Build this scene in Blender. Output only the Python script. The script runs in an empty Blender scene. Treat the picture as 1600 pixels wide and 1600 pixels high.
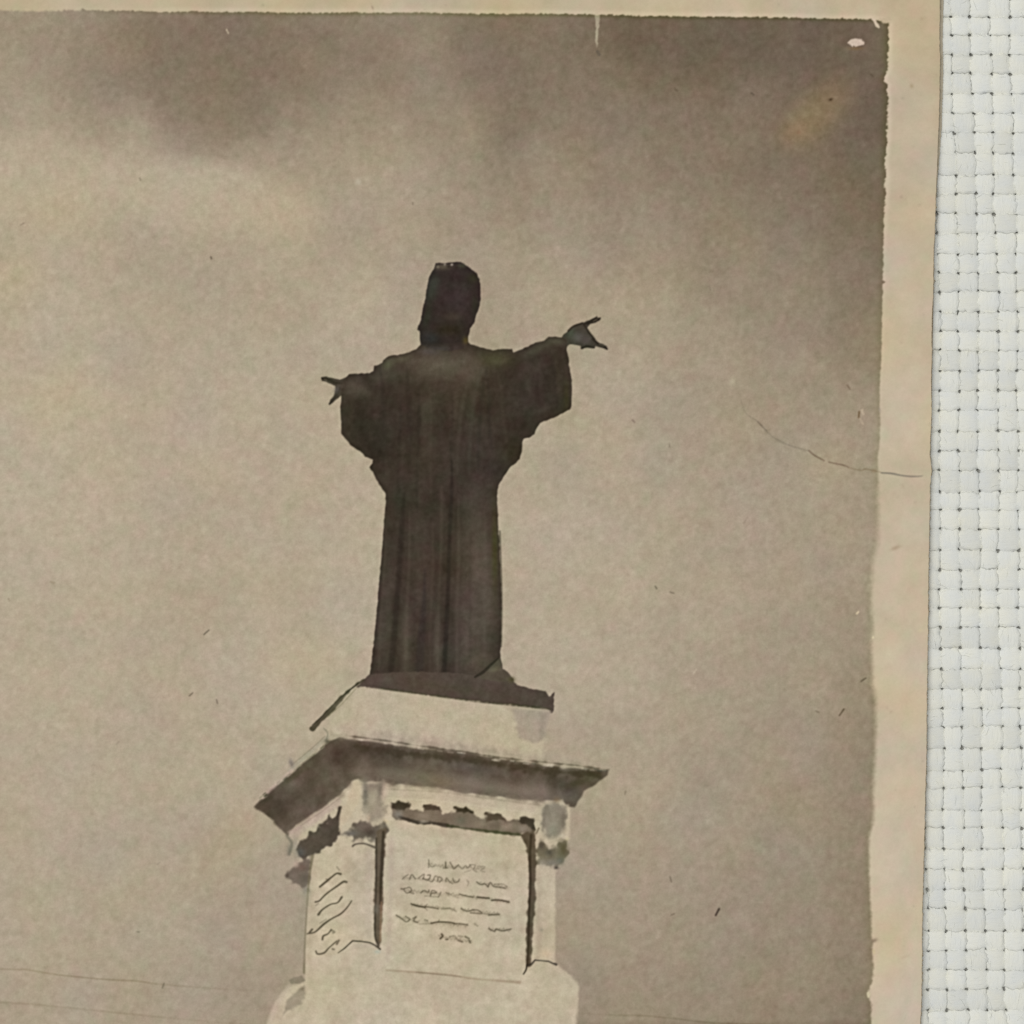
# Close-up of an old sepia photographic print lying on coarse white woven cloth.
import bpy, math, random
import numpy as np

# ------------------------------------------------------------------ camera, world, light, exposure
S = 4.0e-5                      # metres per photo pixel: the view is 64 mm across
PAPER_T = 0.24e-3               # thickness of the print
scene = bpy.context.scene
cam_d = bpy.data.cameras.new('camera')
cam_d.sensor_width = 36.0
CAM_H = 0.20
cam_d.lens = 36.0 * (CAM_H - PAPER_T) / (1600 * S)
cam_d.clip_start = 0.01
cam_d.clip_end = 10.0
cam = bpy.data.objects.new('camera', cam_d)
cam.location = (0, 0, CAM_H)
scene.collection.objects.link(cam)
scene.camera = cam

world = bpy.data.worlds.new('World')
scene.world = world
world.use_nodes = True
world.node_tree.nodes['Background'].inputs['Color'].default_value = (0.96, 0.98, 1.0, 1)
world.node_tree.nodes['Background'].inputs['Strength'].default_value = 0.345

def area(name, loc, size, power, col):
    d = bpy.data.lights.new(name, 'AREA')
    d.shape = 'RECTANGLE'; d.size = size[0]; d.size_y = size[1]
    d.energy = power; d.color = col
    o = bpy.data.objects.new(name, d)
    o.location = loc
    from mathutils import Vector
    o.rotation_euler = (-Vector(loc)).to_track_quat('-Z', 'Y').to_euler()
    scene.collection.objects.link(o)
    return o
area('window_light', (-0.36, 0.20, 1.0), (0.7, 0.8), 7.4, (1.0, 0.985, 0.955))

scene.view_settings.view_transform = 'Standard'
scene.view_settings.look = 'None'
scene.view_settings.exposure = 0.0
scene.view_settings.gamma = 1.0
scene.view_settings.use_curve_mapping = False
scene.render.film_transparent = False
scene.cycles.use_denoising = False

LIT = 0.86                      # share of white that the lamps give back from a flat white sheet
rng = np.random.default_rng(7)
random.seed(7)

def wx(px): return (px - 800.0) * S
def wy(py): return (800.0 - py) * S
def s2l(c):
    c = np.clip(np.asarray(c, dtype=np.float32) / 255.0, 0, 1)
    return np.where(c <= 0.04045, c / 12.92, ((c + 0.055) / 1.055) ** 2.4)

# ------------------------------------------------------------------ materials
def new_mat(name):
    m = bpy.data.materials.new(name); m.use_nodes = True
    nt = m.node_tree
    return m, nt, nt.nodes, nt.links, nt.nodes['Principled BSDF']

def paper_material(name, rough, spec, grain, bump):
    m, nt, N, L, b = new_mat(name)
    at = N.new('ShaderNodeAttribute'); at.attribute_name = 'tone'
    tc = N.new('ShaderNodeTexCoord')
    n1 = N.new('ShaderNodeTexNoise'); n1.inputs['Scale'].default_value = 1 / (3.2 * S)
    n1.inputs['Detail'].default_value = 3; n1.inputs['Roughness'].default_value = 0.65
    L.new(tc.outputs['Object'], n1.inputs['Vector'])
    mr = N.new('ShaderNodeMapRange')
    mr.inputs['From Min'].default_value = 0.25; mr.inputs['From Max'].default_value = 0.75
    mr.inputs['To Min'].default_value = 1 - grain; mr.inputs['To Max'].default_value = 1 + grain
    L.new(n1.outputs['Fac'], mr.inputs['Value'])
    mul = N.new('ShaderNodeVectorMath'); mul.operation = 'SCALE'
    L.new(at.outputs['Color'], mul.inputs[0]); L.new(mr.outputs['Result'], mul.inputs['Scale'])
    L.new(mul.outputs['Vector'], b.inputs['Base Color'])
    b.inputs['Roughness'].default_value = rough
    b.inputs['Specular IOR Level'].default_value = spec
    n2 = N.new('ShaderNodeTexNoise'); n2.inputs['Scale'].default_value = 1 / (9 * S)
    n2.inputs['Detail'].default_value = 4
    L.new(tc.outputs['Object'], n2.inputs['Vector'])
    bp = N.new('ShaderNodeBump'); bp.inputs['Strength'].default_value = bump
    bp.inputs['Distance'].default_value = 2.0e-5
    L.new(n2.outputs['Fac'], bp.inputs['Height'])
    L.new(bp.outputs['Normal'], b.inputs['Normal'])
    return m
M_PAPER = paper_material('aged_paper', 0.9, 0.05, 0.035, 0.35)
M_PRINT = paper_material('sepia_emulsion', 0.8, 0.05, 0.08, 0.30)

def thread_material(name, rgb, stretch):
    m, nt, N, L, b = new_mat(name)
    tc = N.new('ShaderNodeTexCoord')
    oi = N.new('ShaderNodeObjectInfo')
    n = N.new('ShaderNodeTexNoise'); n.inputs['Scale'].default_value = 1 / (34 * S)
    n.inputs['Detail'].default_value = 5; n.inputs['Roughness'].default_value = 0.6
    L.new(tc.outputs['Object'], n.inputs['Vector'])
    cr = N.new('ShaderNodeValToRGB')
    cr.color_ramp.elements[0].position = 0.3; cr.color_ramp.elements[1].position = 0.72
    cr.color_ramp.elements[0].color = (rgb[0] * .95, rgb[1] * .97, rgb[2] * 1.0, 1)
    cr.color_ramp.elements[1].color = (rgb[0] * 1.03, rgb[1] * 1.02, rgb[2] * .96, 1)
    L.new(n.outputs['Fac'], cr.inputs['Fac'])
    mr = N.new('ShaderNodeMapRange')
    mr.inputs['To Min'].default_value = 0.93; mr.inputs['To Max'].default_value = 1.04
    L.new(oi.outputs['Random'], mr.inputs['Value'])
    mul = N.new('ShaderNodeVectorMath'); mul.operation = 'SCALE'
    L.new(cr.outputs['Color'], mul.inputs[0]); L.new(mr.outputs['Result'], mul.inputs['Scale'])
    L.new(mul.outputs['Vector'], b.inputs['Base Color'])
    b.inputs['Roughness'].default_value = 0.95
    b.inputs['Specular IOR Level'].default_value = 0.1
    b.inputs['Sheen Weight'].default_value = 0.15
    mp = N.new('ShaderNodeMapping'); mp.inputs['Scale'].default_value = stretch
    L.new(tc.outputs['Object'], mp.inputs['Vector'])
    f = N.new('ShaderNodeTexNoise'); f.inputs['Scale'].default_value = 1 / (4.5 * S); f.inputs['Roughness'].default_value = .7
    f.inputs['Detail'].default_value = 4
    L.new(mp.outputs['Vector'], f.inputs['Vector'])
    bp = N.new('ShaderNodeBump'); bp.inputs['Strength'].default_value = 0.9
    bp.inputs['Distance'].default_value = 7.0e-5
    L.new(f.outputs['Fac'], bp.inputs['Height']); L.new(bp.outputs['Normal'], b.inputs['Normal'])
    return m
M_WARP = thread_material('cotton_warp', (0.83, 0.83, 0.775), (1.0, 0.22, 1.0))
M_WEFT = thread_material('cotton_weft', (0.84, 0.84, 0.785), (0.22, 1.0, 1.0))

def table_material():
    m, nt, N, L, b = new_mat('dark_tabletop')
    n = N.new('ShaderNodeTexNoise'); n.inputs['Scale'].default_value = 60
    cr = N.new('ShaderNodeValToRGB')
    cr.color_ramp.elements[0].color = (0.42, 0.42, 0.38, 1)
    cr.color_ramp.elements[1].color = (0.52, 0.51, 0.46, 1)
    L.new(n.outputs['Fac'], cr.inputs['Fac']); L.new(cr.outputs['Color'], b.inputs['Base Color'])
    b.inputs['Roughness'].default_value = 0.6
    return m
M_TABLE = table_material()

def link(o, parent=None):
    scene.collection.objects.link(o)
    if parent is not None: o.parent = parent
    return o
def empty(name, parent=None):
    o = bpy.data.objects.new(name, None); o.empty_display_size = 0.005
    return link(o, parent)
def mesh_obj(name, verts, faces, mat, parent=None, smooth=False, col=None):
    me = bpy.data.meshes.new(name)
    verts = np.asarray(verts, dtype=np.float32); faces = np.asarray(faces, dtype=np.int32)
    nv, nf, k = len(verts), len(faces), faces.shape[1]
    me.vertices.add(nv); me.vertices.foreach_set('co', verts.ravel())
    me.loops.add(nf * k); me.loops.foreach_set('vertex_index', faces.ravel())
    me.polygons.add(nf)
    me.polygons.foreach_set('loop_start', np.arange(0, nf * k, k, dtype=np.int32))
    me.polygons.foreach_set('loop_total', np.full(nf, k, dtype=np.int32))
    if smooth: me.polygons.foreach_set('use_smooth', np.ones(nf, dtype=bool))
    me.update(calc_edges=True)
    if col is not None:
        a = me.attributes.new('tone', 'FLOAT_COLOR', 'POINT')
        c4 = np.ones((nv, 4), dtype=np.float32); c4[:, :3] = col
        a.data.foreach_set('color', c4.ravel())
    me.materials.append(mat)
    return link(bpy.data.objects.new(name, me), parent)

# ------------------------------------------------------------------ the surface: tabletop and woven cloth
PITCH = 31.0
HH = 0.10e-3                    # half thickness of a flattened thread
CLOTH_Z = -2 * HH - 0.03e-3      # middle plane of the cloth; crowns reach just under the print
tb = 0.16
tz = CLOTH_Z - 2.3 * HH
o = mesh_obj('tabletop', [(-tb, -tb, tz), (tb, -tb, tz), (tb, tb, tz), (-tb, tb, tz)], [(0, 1, 2, 3)], M_TABLE)
o['kind'] = 'structure'

ROWS = [-4, 26, 54, 84, 115, 145, 176, 206, 239, 272, 302, 334, 364, 395, 426, 456, 486, 517, 547, 579, 610, 641, 674,
        705, 735, 767, 796, 827, 860, 891, 921, 950, 981, 1014, 1047, 1076, 1107, 1136, 1170, 1204, 1232, 1265, 1295,
        1327, 1359, 1391, 1422, 1456, 1486, 1517, 1547, 1580]
while ROWS[0] > -640: ROWS.insert(0, ROWS[0] - 31)
while ROWS[-1] < 2580: ROWS.append(ROWS[-1] + 31)
C0Y = [-400, 0, 100, 200, 300, 400, 600, 800, 1000, 1200, 1400, 1600, 2300]
C0X = [1446, 1456, 1458, 1462, 1465, 1468, 1469, 1470.5, 1472, 1474.5, 1478, 1484, 1500]
KMIN, KMAX = -62, 40
def wander(seed, n=14):
    r = np.random.default_rng(seed)
    ph = r.uniform(0, 6.28, 4); am = r.normal(0, 1, 4)
    wl = np.array([620., 310., 170., 95.])
    return lambda t: sum(am[i] * w * np.sin(2 * np.pi * t / wl[i] + ph[i]) for i, w in enumerate((1.5, 1.0, .7, .5)))
COLW = {k: wander(100 + k) for k in range(KMIN - 1, KMAX + 2)}
ROWW = {j: wander(900 + j) for j in range(len(ROWS) + 1)}
def col_x(k, y): return np.interp(y, C0Y, C0X) + 30.6 * k + COLW[k](y)
def row_y(j, x): return ROWS[j] + ROWW[j](x) * 0.9

cloth = empty('woven_cloth')
cloth['label'] = 'coarse white plain woven cotton cloth lying under the old photograph'
cloth['category'] = 'cloth'

def thread_mesh(name, cen, half, zc, along_x, mat, sides, seed):
    """cen: (n,2) pixel centre line; half: half width in px; zc: height of the centre line"""
    n = len(cen)
    r = np.random.default_rng(seed)
    a = np.linspace(0, 2 * np.pi, sides, endpoint=False) + 0.001
    ca = np.sign(np.cos(a)) * np.abs(np.cos(a)) ** 0.8
    sa = np.sign(np.sin(a)) * np.abs(np.sin(a)) ** 0.45
    v = np.zeros((n, sides, 3))
    jit = 1 + 0.075 * r.standard_normal((n, sides))
    off = half[:, None] * ca[None, :] * jit
    if along_x:
        v[:, :, 0] = wx(cen[:, 0])[:, None]; v[:, :, 1] = wy(cen[:, 1][:, None] + off)
    else:
        v[:, :, 1] = wy(cen[:, 1])[:, None]; v[:, :, 0] = wx(cen[:, 0][:, None] + off)
    v[:, :, 2] = zc[:, None] + HH * sa[None, :] * (1 + 0.06 * r.standard_normal((n, sides)))
    i = np.arange(n - 1)[:, None] * sides; q = np.arange(sides)[None, :]; q2 = (q + 1) % sides
    f = np.stack([i + q, i + q2, i + sides + q2, i + sides + q], -1).reshape(-1, 4)
    if not along_x: f = f[:, ::-1]
    return mesh_obj(name, v.reshape(-1, 3), f, mat, cloth, smooth=True)

def wave(ph):                    # flattened cosine: crowns stay up over most of a crossing
    c = np.cos(ph)
    return np.sign(c) * np.abs(c) ** 0.62

def slub(t, seed):               # uneven spinning: the yarn swells and thins
    r = np.random.default_rng(seed)
    return 1 + sum(r.normal(0, .03) * np.sin(2 * np.pi * t / l + r.uniform(0, 6.3)) for l in (210., 88., 47., 23., 13.))
for k in range(KMIN, KMAX):                                   # warp thread between hole columns k and k+1
    dense = -3 <= k <= 12
    y = []
    for j in range(len(ROWS) - 1):
        m = 9 if dense else 3
        y += list(np.linspace(ROWS[j], ROWS[j + 1], m, endpoint=False))
    y.append(ROWS[-1]); y = np.array(y)
    xl, xr = col_x(k, y), col_x(k + 1, y)
    jf = np.interp(y, ROWS, np.arange(len(ROWS)))
    par = np.cos(np.pi * (jf - 0.5 + k))
    w = wave(np.pi * (jf - 0.5 + k))
    half = (xr - xl) / 2 * (0.845 + 0.215 * np.abs(par) ** 0.55 + 0.02 * par) * slub(y, 300 + k)
    thread_mesh('warp_thread', np.stack([(xl + xr) / 2, y], 1), half, CLOTH_Z + HH * 0.98 * w, False, M_WARP,
                12 if dense else 6, 2000 + k)
for j in range(len(ROWS) - 1):                                # weft thread between hole rows j and j+1
    ymid = (ROWS[j] + ROWS[j + 1]) / 2
    x = []
    for k in range(KMIN, KMAX):
        xa, xb = float(col_x(k, ymid)), float(col_x(k + 1, ymid))
        x += list(np.linspace(xa, xb, 9 if -3 <= k <= 12 else 3, endpoint=False))
    x = np.array(x)
    kk = np.array([float(col_x(k, ymid)) for k in range(KMIN, KMAX + 1)])
    kf = np.interp(x, kk, np.arange(KMIN, KMAX + 1))
    w = -wave(np.pi * (kf - 0.5 + j)); par = -np.cos(np.pi * (kf - 0.5 + j))
    yt, yb = row_y(j, x), row_y(j + 1, x)
    half = (yb - yt) / 2 * (0.845 + 0.215 * np.abs(par) ** 0.55 + 0.02 * par) * slub(x, 700 + j)
    thread_mesh('weft_thread', np.stack([x, (yt + yb) / 2], 1), half, CLOTH_Z + HH * 0.98 * w, True, M_WEFT,
                12, 5000 + j)

# loose cotton fibres standing off the yarn
fr = np.random.default_rng(77)
fv, ff = [], []
for q in range(900):
    x, y = fr.uniform(1430, 1760), fr.uniform(-180, 1780)
    if x < np.interp(y, [0, 1600], [1476, 1446]): continue
    ang = fr.uniform(0, 6.28); ln = fr.uniform(8, 22); bend = fr.normal(0, .03); rad = fr.uniform(.16, .34)
    n = 7; pts = []
    for t in range(n):
        pts.append((x, y)); x += math.cos(ang) * ln / n; y += math.sin(ang) * ln / n; ang += bend * ln / n + fr.normal(0, .12)
    z0 = CLOTH_Z + 2 * HH + fr.uniform(-.03, .02) * 1e-3
    for t, (a, b) in enumerate(pts):
        zz = z0 + 0.02e-3 * math.sin(math.pi * t / (n - 1)); th = ang
        rr = rad * S * (1 - .6 * abs(t / (n - 1) - .5) * 2)
        nx, ny = -math.sin(th), math.cos(th)
        fv += [(wx(a) + nx * rr, wy(b) + ny * rr, zz), (wx(a) - nx * rr, wy(b) - ny * rr, zz), (wx(a), wy(b), zz + rr)]
    i0 = len(fv) - 3 * n
    for t in range(n - 1):
        for e in range(3):
            ff.append((i0 + 3 * t + e, i0 + 3 * t + (e + 1) % 3, i0 + 3 * t + 3 + (e + 1) % 3, i0 + 3 * t + 3 + e))
fz = mesh_obj('loose_fibres', fv, ff, M_WEFT, cloth, smooth=True)
fz['kind'] = 'stuff'

# ------------------------------------------------------------------ the printed picture, worked out on a lattice
D = 1.25
X0, Y0 = -289.0, -70.0
NX, NY = 1396, 1768              # cells
gx = X0 + D * np.arange(NX + 1)
gy = Y0 + D * np.arange(NY + 1)
EDGE = np.array([(-100, 1469), (0, 1468), (60, 1467), (100, 1468), (150, 1467), (200, 1466), (240, 1464), (290, 1462),
                 (330, 1461), (400, 1458), (470, 1457), (500, 1455), (560, 1455), (600, 1454), (640, 1455), (680, 1453),
                 (712, 1452), (735, 1455), (765, 1452), (790, 1452), (850, 1451), (900, 1450), (1000, 1449),
                 (1060, 1448), (1120, 1447), (1180, 1447), (1240, 1445), (1290, 1444), (1330, 1443), (1400, 1441),
                 (1450, 1440), (1500, 1440), (1560, 1439), (1600, 1437), (2200, 1426)], float)
def smooth01(t):
    t = np.clip(t, 0, 1); return t * t * (3 - 2 * t)
ew = np.random.default_rng(3).normal(0, 1, len(gy)); ew = np.convolve(ew, np.ones(5) / 5, 'same')
edge_x = np.interp(gy, EDGE[:, 0], EDGE[:, 1]) + 0.5 * ew
XX = np.broadcast_to(gx[None, :], (NY + 1, NX + 1)).astype(np.float32).copy()
XX += ((edge_x[:, None] - gx[-1]) * smooth01((gx[None, :] - 1396) / 60.0)).astype(np.float32)
YY = np.broadcast_to(gy[:, None], (NY + 1, NX + 1)).astype(np.float32).copy()

def noise(sigma, seed):          # unit-variance smooth noise, sigma in px
    r = np.random.default_rng(seed)
    a = r.standard_normal((NY + 1, NX + 1)).astype(np.float32)
    f = np.fft.rfft2(a)
    fy = np.fft.fftfreq(NY + 1)[:, None]; fx = np.fft.rfftfreq(NX + 1)[None, :]
    f *= np.exp(-2 * (np.pi * sigma / D) ** 2 * (fx ** 2 + fy ** 2))
    o = np.fft.irfft2(f, s=a.shape).astype(np.float32)
    return (o - o.mean()) / o.std()
def blur(a, sigma):
    fy = np.fft.fftfreq(a.shape[0])[:, None]; fx = np.fft.rfftfreq(a.shape[1])[None, :]
    return np.fft.irfft2(np.fft.rfft2(a) * np.exp(-2 * (np.pi * sigma / D) ** 2 * (fx ** 2 + fy ** 2)), s=a.shape).astype(np.float32)
N1, N2, N4, N8, N20, N45 = noise(1.3, 1), noise(2.2, 2), noise(4.5, 3), noise(9, 4), noise(20, 5), noise(45, 6)
CH1, CH2, CH3 = noise(5.5, 7), noise(26, 8), noise(14, 9)

TR = np.array([0, 40, 62, 122, 176, 200, 255], float)
TG = np.array([0, 34, 54, 107.2, 162.2, 186, 245], float)
TB = np.array([0, 28, 44.5, 89.5, 140.5, 162, 232], float)
def tone(r):
    r = np.asarray(r, dtype=np.float32)
    return np.stack([r, np.interp(r, TR, TG), np.interp(r, TR, TB)], -1).astype(np.float32)

IDS = ['paper_sheet', 'printed_sky']
PART_OF = {'paper_sheet': None, 'printed_sky': None}
def pid(key, group):
    IDS.append(key); PART_OF[key] = group; return len(IDS) - 1

C = np.zeros((NY + 1, NX + 1, 3), np.float32)
ID = np.zeros((NY + 1, NX + 1), np.int16)
RELIEF = np.zeros((NY + 1, NX + 1), np.float32)   # in units of px

def win(x0, y0, x1, y1, pad):
    i0 = max(int((y0 - pad - Y0) / D), 0); i1 = min(int((y1 + pad - Y0) / D) + 2, NY + 1)
    j0 = max(int((x0 - pad - X0) / D) - 2, 0); j1 = min(int((x1 + pad - X0) / D) + 3, NX + 1)
    if x1 + pad > 1380: j1 = min(j1 + 24, NX + 1)
    return np.s_[i0:i1, j0:j1]
def segdist(P, pts, closed):
    x, y = XX[P], YY[P]
    d2 = np.full(x.shape, 1e12, np.float32); par = np.zeros(x.shape, bool); tt = np.zeros(x.shape, np.float32)
    n = len(pts); m = n if closed else n - 1
    for i in range(m):
        ax, ay = pts[i]; bx, by = pts[(i + 1) % n]
        dx, dy = bx - ax, by - ay
        l2 = dx * dx + dy * dy + 1e-9
        t = np.clip(((x - ax) * dx + (y - ay) * dy) / l2, 0, 1)
        q = (x - ax - t * dx) ** 2 + (y - ay - t * dy) ** 2
        b = q < d2
        d2 = np.where(b, q, d2); tt = np.where(b, i + t, tt)
        if closed and ay != by:
            par ^= ((ay > y) != (by > y)) & (x < (bx - ax) * (y - ay) / (by - ay) + ax)
    d = np.sqrt(d2)
    return (np.where(par, -d, d) if closed else d), tt
def curve(pts, n=6):             # Catmull-Rom through the points
    p = np.asarray(pts, float)
    if len(p) < 3: return [tuple(q) for q in p]
    e = np.vstack([2 * p[0] - p[1], p, 2 * p[-1] - p[-2]])
    out = []
    for i in range(1, len(e) - 2):
        for t in np.arange(n) / n:
            a, b, c, d = e[i - 1], e[i], e[i + 1], e[i + 2]
            out.append(tuple(.5 * (2 * b + (c - a) * t + (2 * a - 5 * b + 4 * c - d) * t * t + (3 * b - a - 3 * c + d) * t ** 3)))
    out.append(tuple(p[-1]))
    return out
def bbox(pts):
    a = np.asarray(pts); return a[:, 0].min(), a[:, 1].min(), a[:, 0].max(), a[:, 1].max()
def put(P, col, a):
    col = np.asarray(col, np.float32)
    C[P] += (col - C[P]) * a[..., None]
def mask(pts, soft=1.2, rag=0.0, grow=0.0, field=None):
    P = win(*bbox(pts), 6 + 3 * soft + 2 * rag)
    sd, _ = segdist(P, pts, True)
    if rag: sd = sd + rag * ((field if field is not None else N2)[P])
    return P, smooth01(0.5 - (sd - grow) / (2 * soft)), sd
def fill(pts, col, soft=1.2, rag=0.0, alpha=1.0, id=None, id_grow=0.6, field=None, clip=None):
    P, a, sd = mask(pts, soft, rag, 0.0, field)
    if clip is not None: a = a * clip[P]
    put(P, col, a * alpha)
    if id is not None: ID[P][sd < id_grow] = id
def stroke(pts, width, col, alpha=1.0, soft=0.9, id=None, smooth=True, rag=0.0, ends=True):
    if smooth and len(pts) > 2:
        n0 = len(pts); pts = curve(pts)
        if not np.isscalar(width): width = np.interp(np.linspace(0, n0 - 1, len(pts)), np.arange(n0), width)
    P = win(*bbox(pts), float(np.max(width)) + 5)
    d, t = segdist(P, pts, False)
    w = width if np.isscalar(width) else np.interp(t, np.arange(len(pts)), width).astype(np.float32)
    d = d - np.asarray(w) / 2
    if rag: d = d + rag * (.5 * N2[P] + .6 * N4[P])
    a = smooth01(0.5 - d / (2 * soft)) * alpha
    put(P, col, a)
    if id is not None: ID[P][d < 0.5] = id
    return P, a
def blob(cx, cy, rx, ry, col, alpha, ang=0.0, clip=None, power=1.0):
    r = max(rx, ry) * 2.6
    P = win(cx - r, cy - r, cx + r, cy + r, 0)
    x, y = XX[P] - cx, YY[P] - cy
    c, s = math.cos(math.radians(ang)), math.sin(math.radians(ang))
    u, v = (x * c + y * s) / rx, (-x * s + y * c) / ry
    a = np.exp(-((u * u + v * v) ** power)) * alpha
    if clip is not None: a = a * clip[P]
    put(P, col, a)
def Z(ox, oy, k, pts): return [(ox + x / k, oy + y / k) for x, y in pts]

# ---- sky: tones held at scattered points, everything between interpolated
SKY = """60,200,172 100,212,170 190,236,172 230,246,172 250,225,160 300,225,150 330,240,153 380,228,151 270,265,174 330,266,171 390,252,164 300,300,182 340,310,179 250,310,180 400,320,177 1250,1060,164 410,250,164 480,262,160 520,240,159 560,230,159 650,240,165 700,230,148 760,250,140 500,290,169 600,290,168 720,300,160 780,300,150 1250,1100,161
10,40,155 60,60,157 100,60,150 150,60,142 250,60,132 350,60,125 400,60,124 10,120,160 100,130,150 200,130,138 300,130,132
380,130,128 30,180,166 120,190,160 170,190,152 260,200,150 300,190,142 380,190,138 50,230,174 200,240,171 280,235,161 350,230,157
390,240,158 30,300,176 150,300,177 300,280,174 390,280,171 100,380,179 450,60,128 520,60,132 600,60,138 660,60,144 720,50,135
780,60,123 430,120,132 520,130,136 600,120,142 680,130,140 750,120,130 790,150,130 450,180,145 550,190,152 620,200,157 680,190,146
735,200,148 770,210,135 450,240,158 550,250,164 640,260,164 700,260,155 780,280,143 430,300,171 560,320,171 680,320,165 780,330,155
450,380,175 620,380,172 760,380,168 830,60,130 900,60,126 1000,50,110 1100,60,105 1180,60,106 850,130,135 930,130,128 1020,110,119
1150,120,120 850,200,142 950,200,135 1050,200,128 1150,200,129 850,270,150 950,270,142 1050,260,139 1180,270,129 880,340,158
1000,340,151 1120,340,144 1190,340,138 880,400,163 1000,400,158 1150,400,150 1230,50,111 1340,50,108 1250,90,112 1360,90,110
1220,150,121 1370,160,109 1230,250,125 1340,240,114 1370,290,113 1230,330,135 1330,330,124 1370,370,126 1230,400,145 1320,420,133
1370,450,131 1240,480,152 1340,520,139 1370,560,143 1240,600,158 1340,620,157 1240,680,162 1350,690,160 1250,780,167 1350,780,164
1240,900,168 1340,900,163 1240,1000,163 1340,1000,156 1350,1080,150 1240,1150,160 1350,1180,148 1240,1300,157 1340,1300,147
1240,1400,154 1350,1400,143 1240,1500,150 1350,1520,141 1250,1580,147 1340,1590,137 100,480,179 250,440,172 400,450,173 550,480,177
250,560,176 100,620,182 400,620,178 100,800,181 300,800,176 450,800,176 150,900,179 300,950,174 450,950,176 100,1050,179 300,1060,177
450,1060,181 150,1200,177 350,1220,176 50,1300,177 200,1350,174 350,1350,170 50,1450,174 250,1450,171 380,1450,167 100,1560,171
250,1570,168 400,1570,161 1000,500,169 1100,550,163 950,600,173 1100,700,166 1000,750,173 1150,800,169 950,900,177 1100,950,172
950,1050,177 1100,1080,168 1000,1250,171 1120,1250,162 950,1350,167 1050,1350,164 950,1450,162 1050,1480,158 950,1560,154
1080,1570,152 1150,1420,157 480,700,177 540,850,179 560,1000,181 850,850,179 860,1000,179 840,700,174 600,500,176 850,480,171
-250,100,160 -250,600,176 -250,1200,172 -250,1800,158 300,1800,158 1000,1800,148 1330,1900,130 700,2000,140"""
sp = np.array([[float(v) for v in t.split(',')] for t in SKY.split()])
cs = 20.0
cgx = np.arange(X0 - cs, 1500, cs); cgy = np.arange(Y0 - cs, 2200, cs)
QX, QY = np.meshgrid(cgx, cgy)
acc = np.zeros_like(QX); wsum = np.zeros_like(QX)
for sx, sy, sv in sp:
    d2 = (QX - sx) ** 2 + (QY - sy) ** 2
    w = np.exp(-d2 / (2 * 30.0 ** 2)) + 2e-2 * np.exp(-d2 / (2 * 110.0 ** 2)) + 1e-5 / (1 + d2 / 1e4)
    acc += w * sv; wsum += w
sky_c = acc / wsum
u = np.clip((XX - cgx[0]) / cs, 0, len(cgx) - 1.001); v = np.clip((YY - cgy[0]) / cs, 0, len(cgy) - 1.001)
iu, iv = u.astype(int), v.astype(int); fu, fv = u - iu, v - iv
sky_t = (sky_c[iv, iu] * (1 - fu) * (1 - fv) + sky_c[iv, iu + 1] * fu * (1 - fv)
         + sky_c[iv + 1, iu] * (1 - fu) * fv + sky_c[iv + 1, iu + 1] * fu * fv).astype(np.float32)
sky_t = blur(sky_t, 9)
cloud = smooth01((420 - YY) / 300.0) * smooth01((YY + 30) / 80)
sky_t += 0.8 * smooth01((YY - 380) / 250)
sky_t += cloud * (1.0 * N45 + 1.2 * N20) + .6 * N20
C[:] = tone(sky_t)
def cloud_patch(pts, t, al, soft, rag=6.0):
    P = win(*bbox(pts), soft * 2.2 + 20)
    sd, _ = segdist(P, curve(pts + [pts[0]], 5), True)
    a = smooth01(.5 - (sd + rag * (.6 * N20[P] + .5 * N8[P])) / (2 * soft)) * al
    C[P] += (tone(np.full(1, t))[0] - C[P]) * a[..., None]
cloud_patch([(225, 45), (420, 40), (450, 120), (410, 205), (335, 228), (270, 222), (240, 180), (205, 110)], 125, .5, 34)
cloud_patch([(290, 150), (400, 140), (430, 190), (385, 230), (310, 232)], 133, .45, 22)
cloud_patch([(-40, 215), (110, 222), (215, 252), (330, 258), (420, 285), (500, 330), (430, 365), (200, 335), (-40, 330)], 184, .6, 30)
cloud_patch([(240, 262), (330, 258), (400, 285), (330, 305)], 184, .45, 18)
cloud_patch([(625, 40), (690, 40), (706, 120), (748, 200), (756, 262), (700, 255), (650, 180)], 150, .5, 24)
cloud_patch([(715, 170), (735, 190), (750, 250), (735, 250)], 156, .5, 9, 2)
cloud_patch([(720, 45), (880, 45), (900, 110), (800, 240), (765, 210), (745, 130)], 125, .4, 30)
cloud_patch([(1000, 35), (1200, 35), (1190, 90), (1050, 110), (980, 80)], 107, .45, 28)
cloud_patch([(560, 250), (660, 245), (690, 300), (620, 330), (540, 310)], 171, .35, 26)
cloud_patch([(180, 430), (290, 425), (330, 470), (240, 490), (170, 470)], 170, .4, 26)
for x, y, a, b, al in ((60, 615, 100, 45, .45), (70, 320, 120, 60, .4), (420, 330, 90, 50, .3), (20, 430, 90, 40, .4), (1290, 720, 50, 40, .3), (930, 470, 60, 40, .25), (190, 640, 60, 30, .3)):   # yellowed patches
    blob(x, y, a, b, (184, 168, 135), al)
for x, y, a, b, al in ((330, 60, 130, 30, .2), (560, 340, 90, 30, .25), (1150, 880, 120, 60, .2), (250, 700, 120, 60, .2), (760, 90, 60, 50, .2)):                 # pinkish ones
    blob(x, y, a, b, C[int((y - Y0) / D), int((x - X0) / D)] + np.array((3, -3, 3), np.float32), al)
ID[:] = 1

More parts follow.
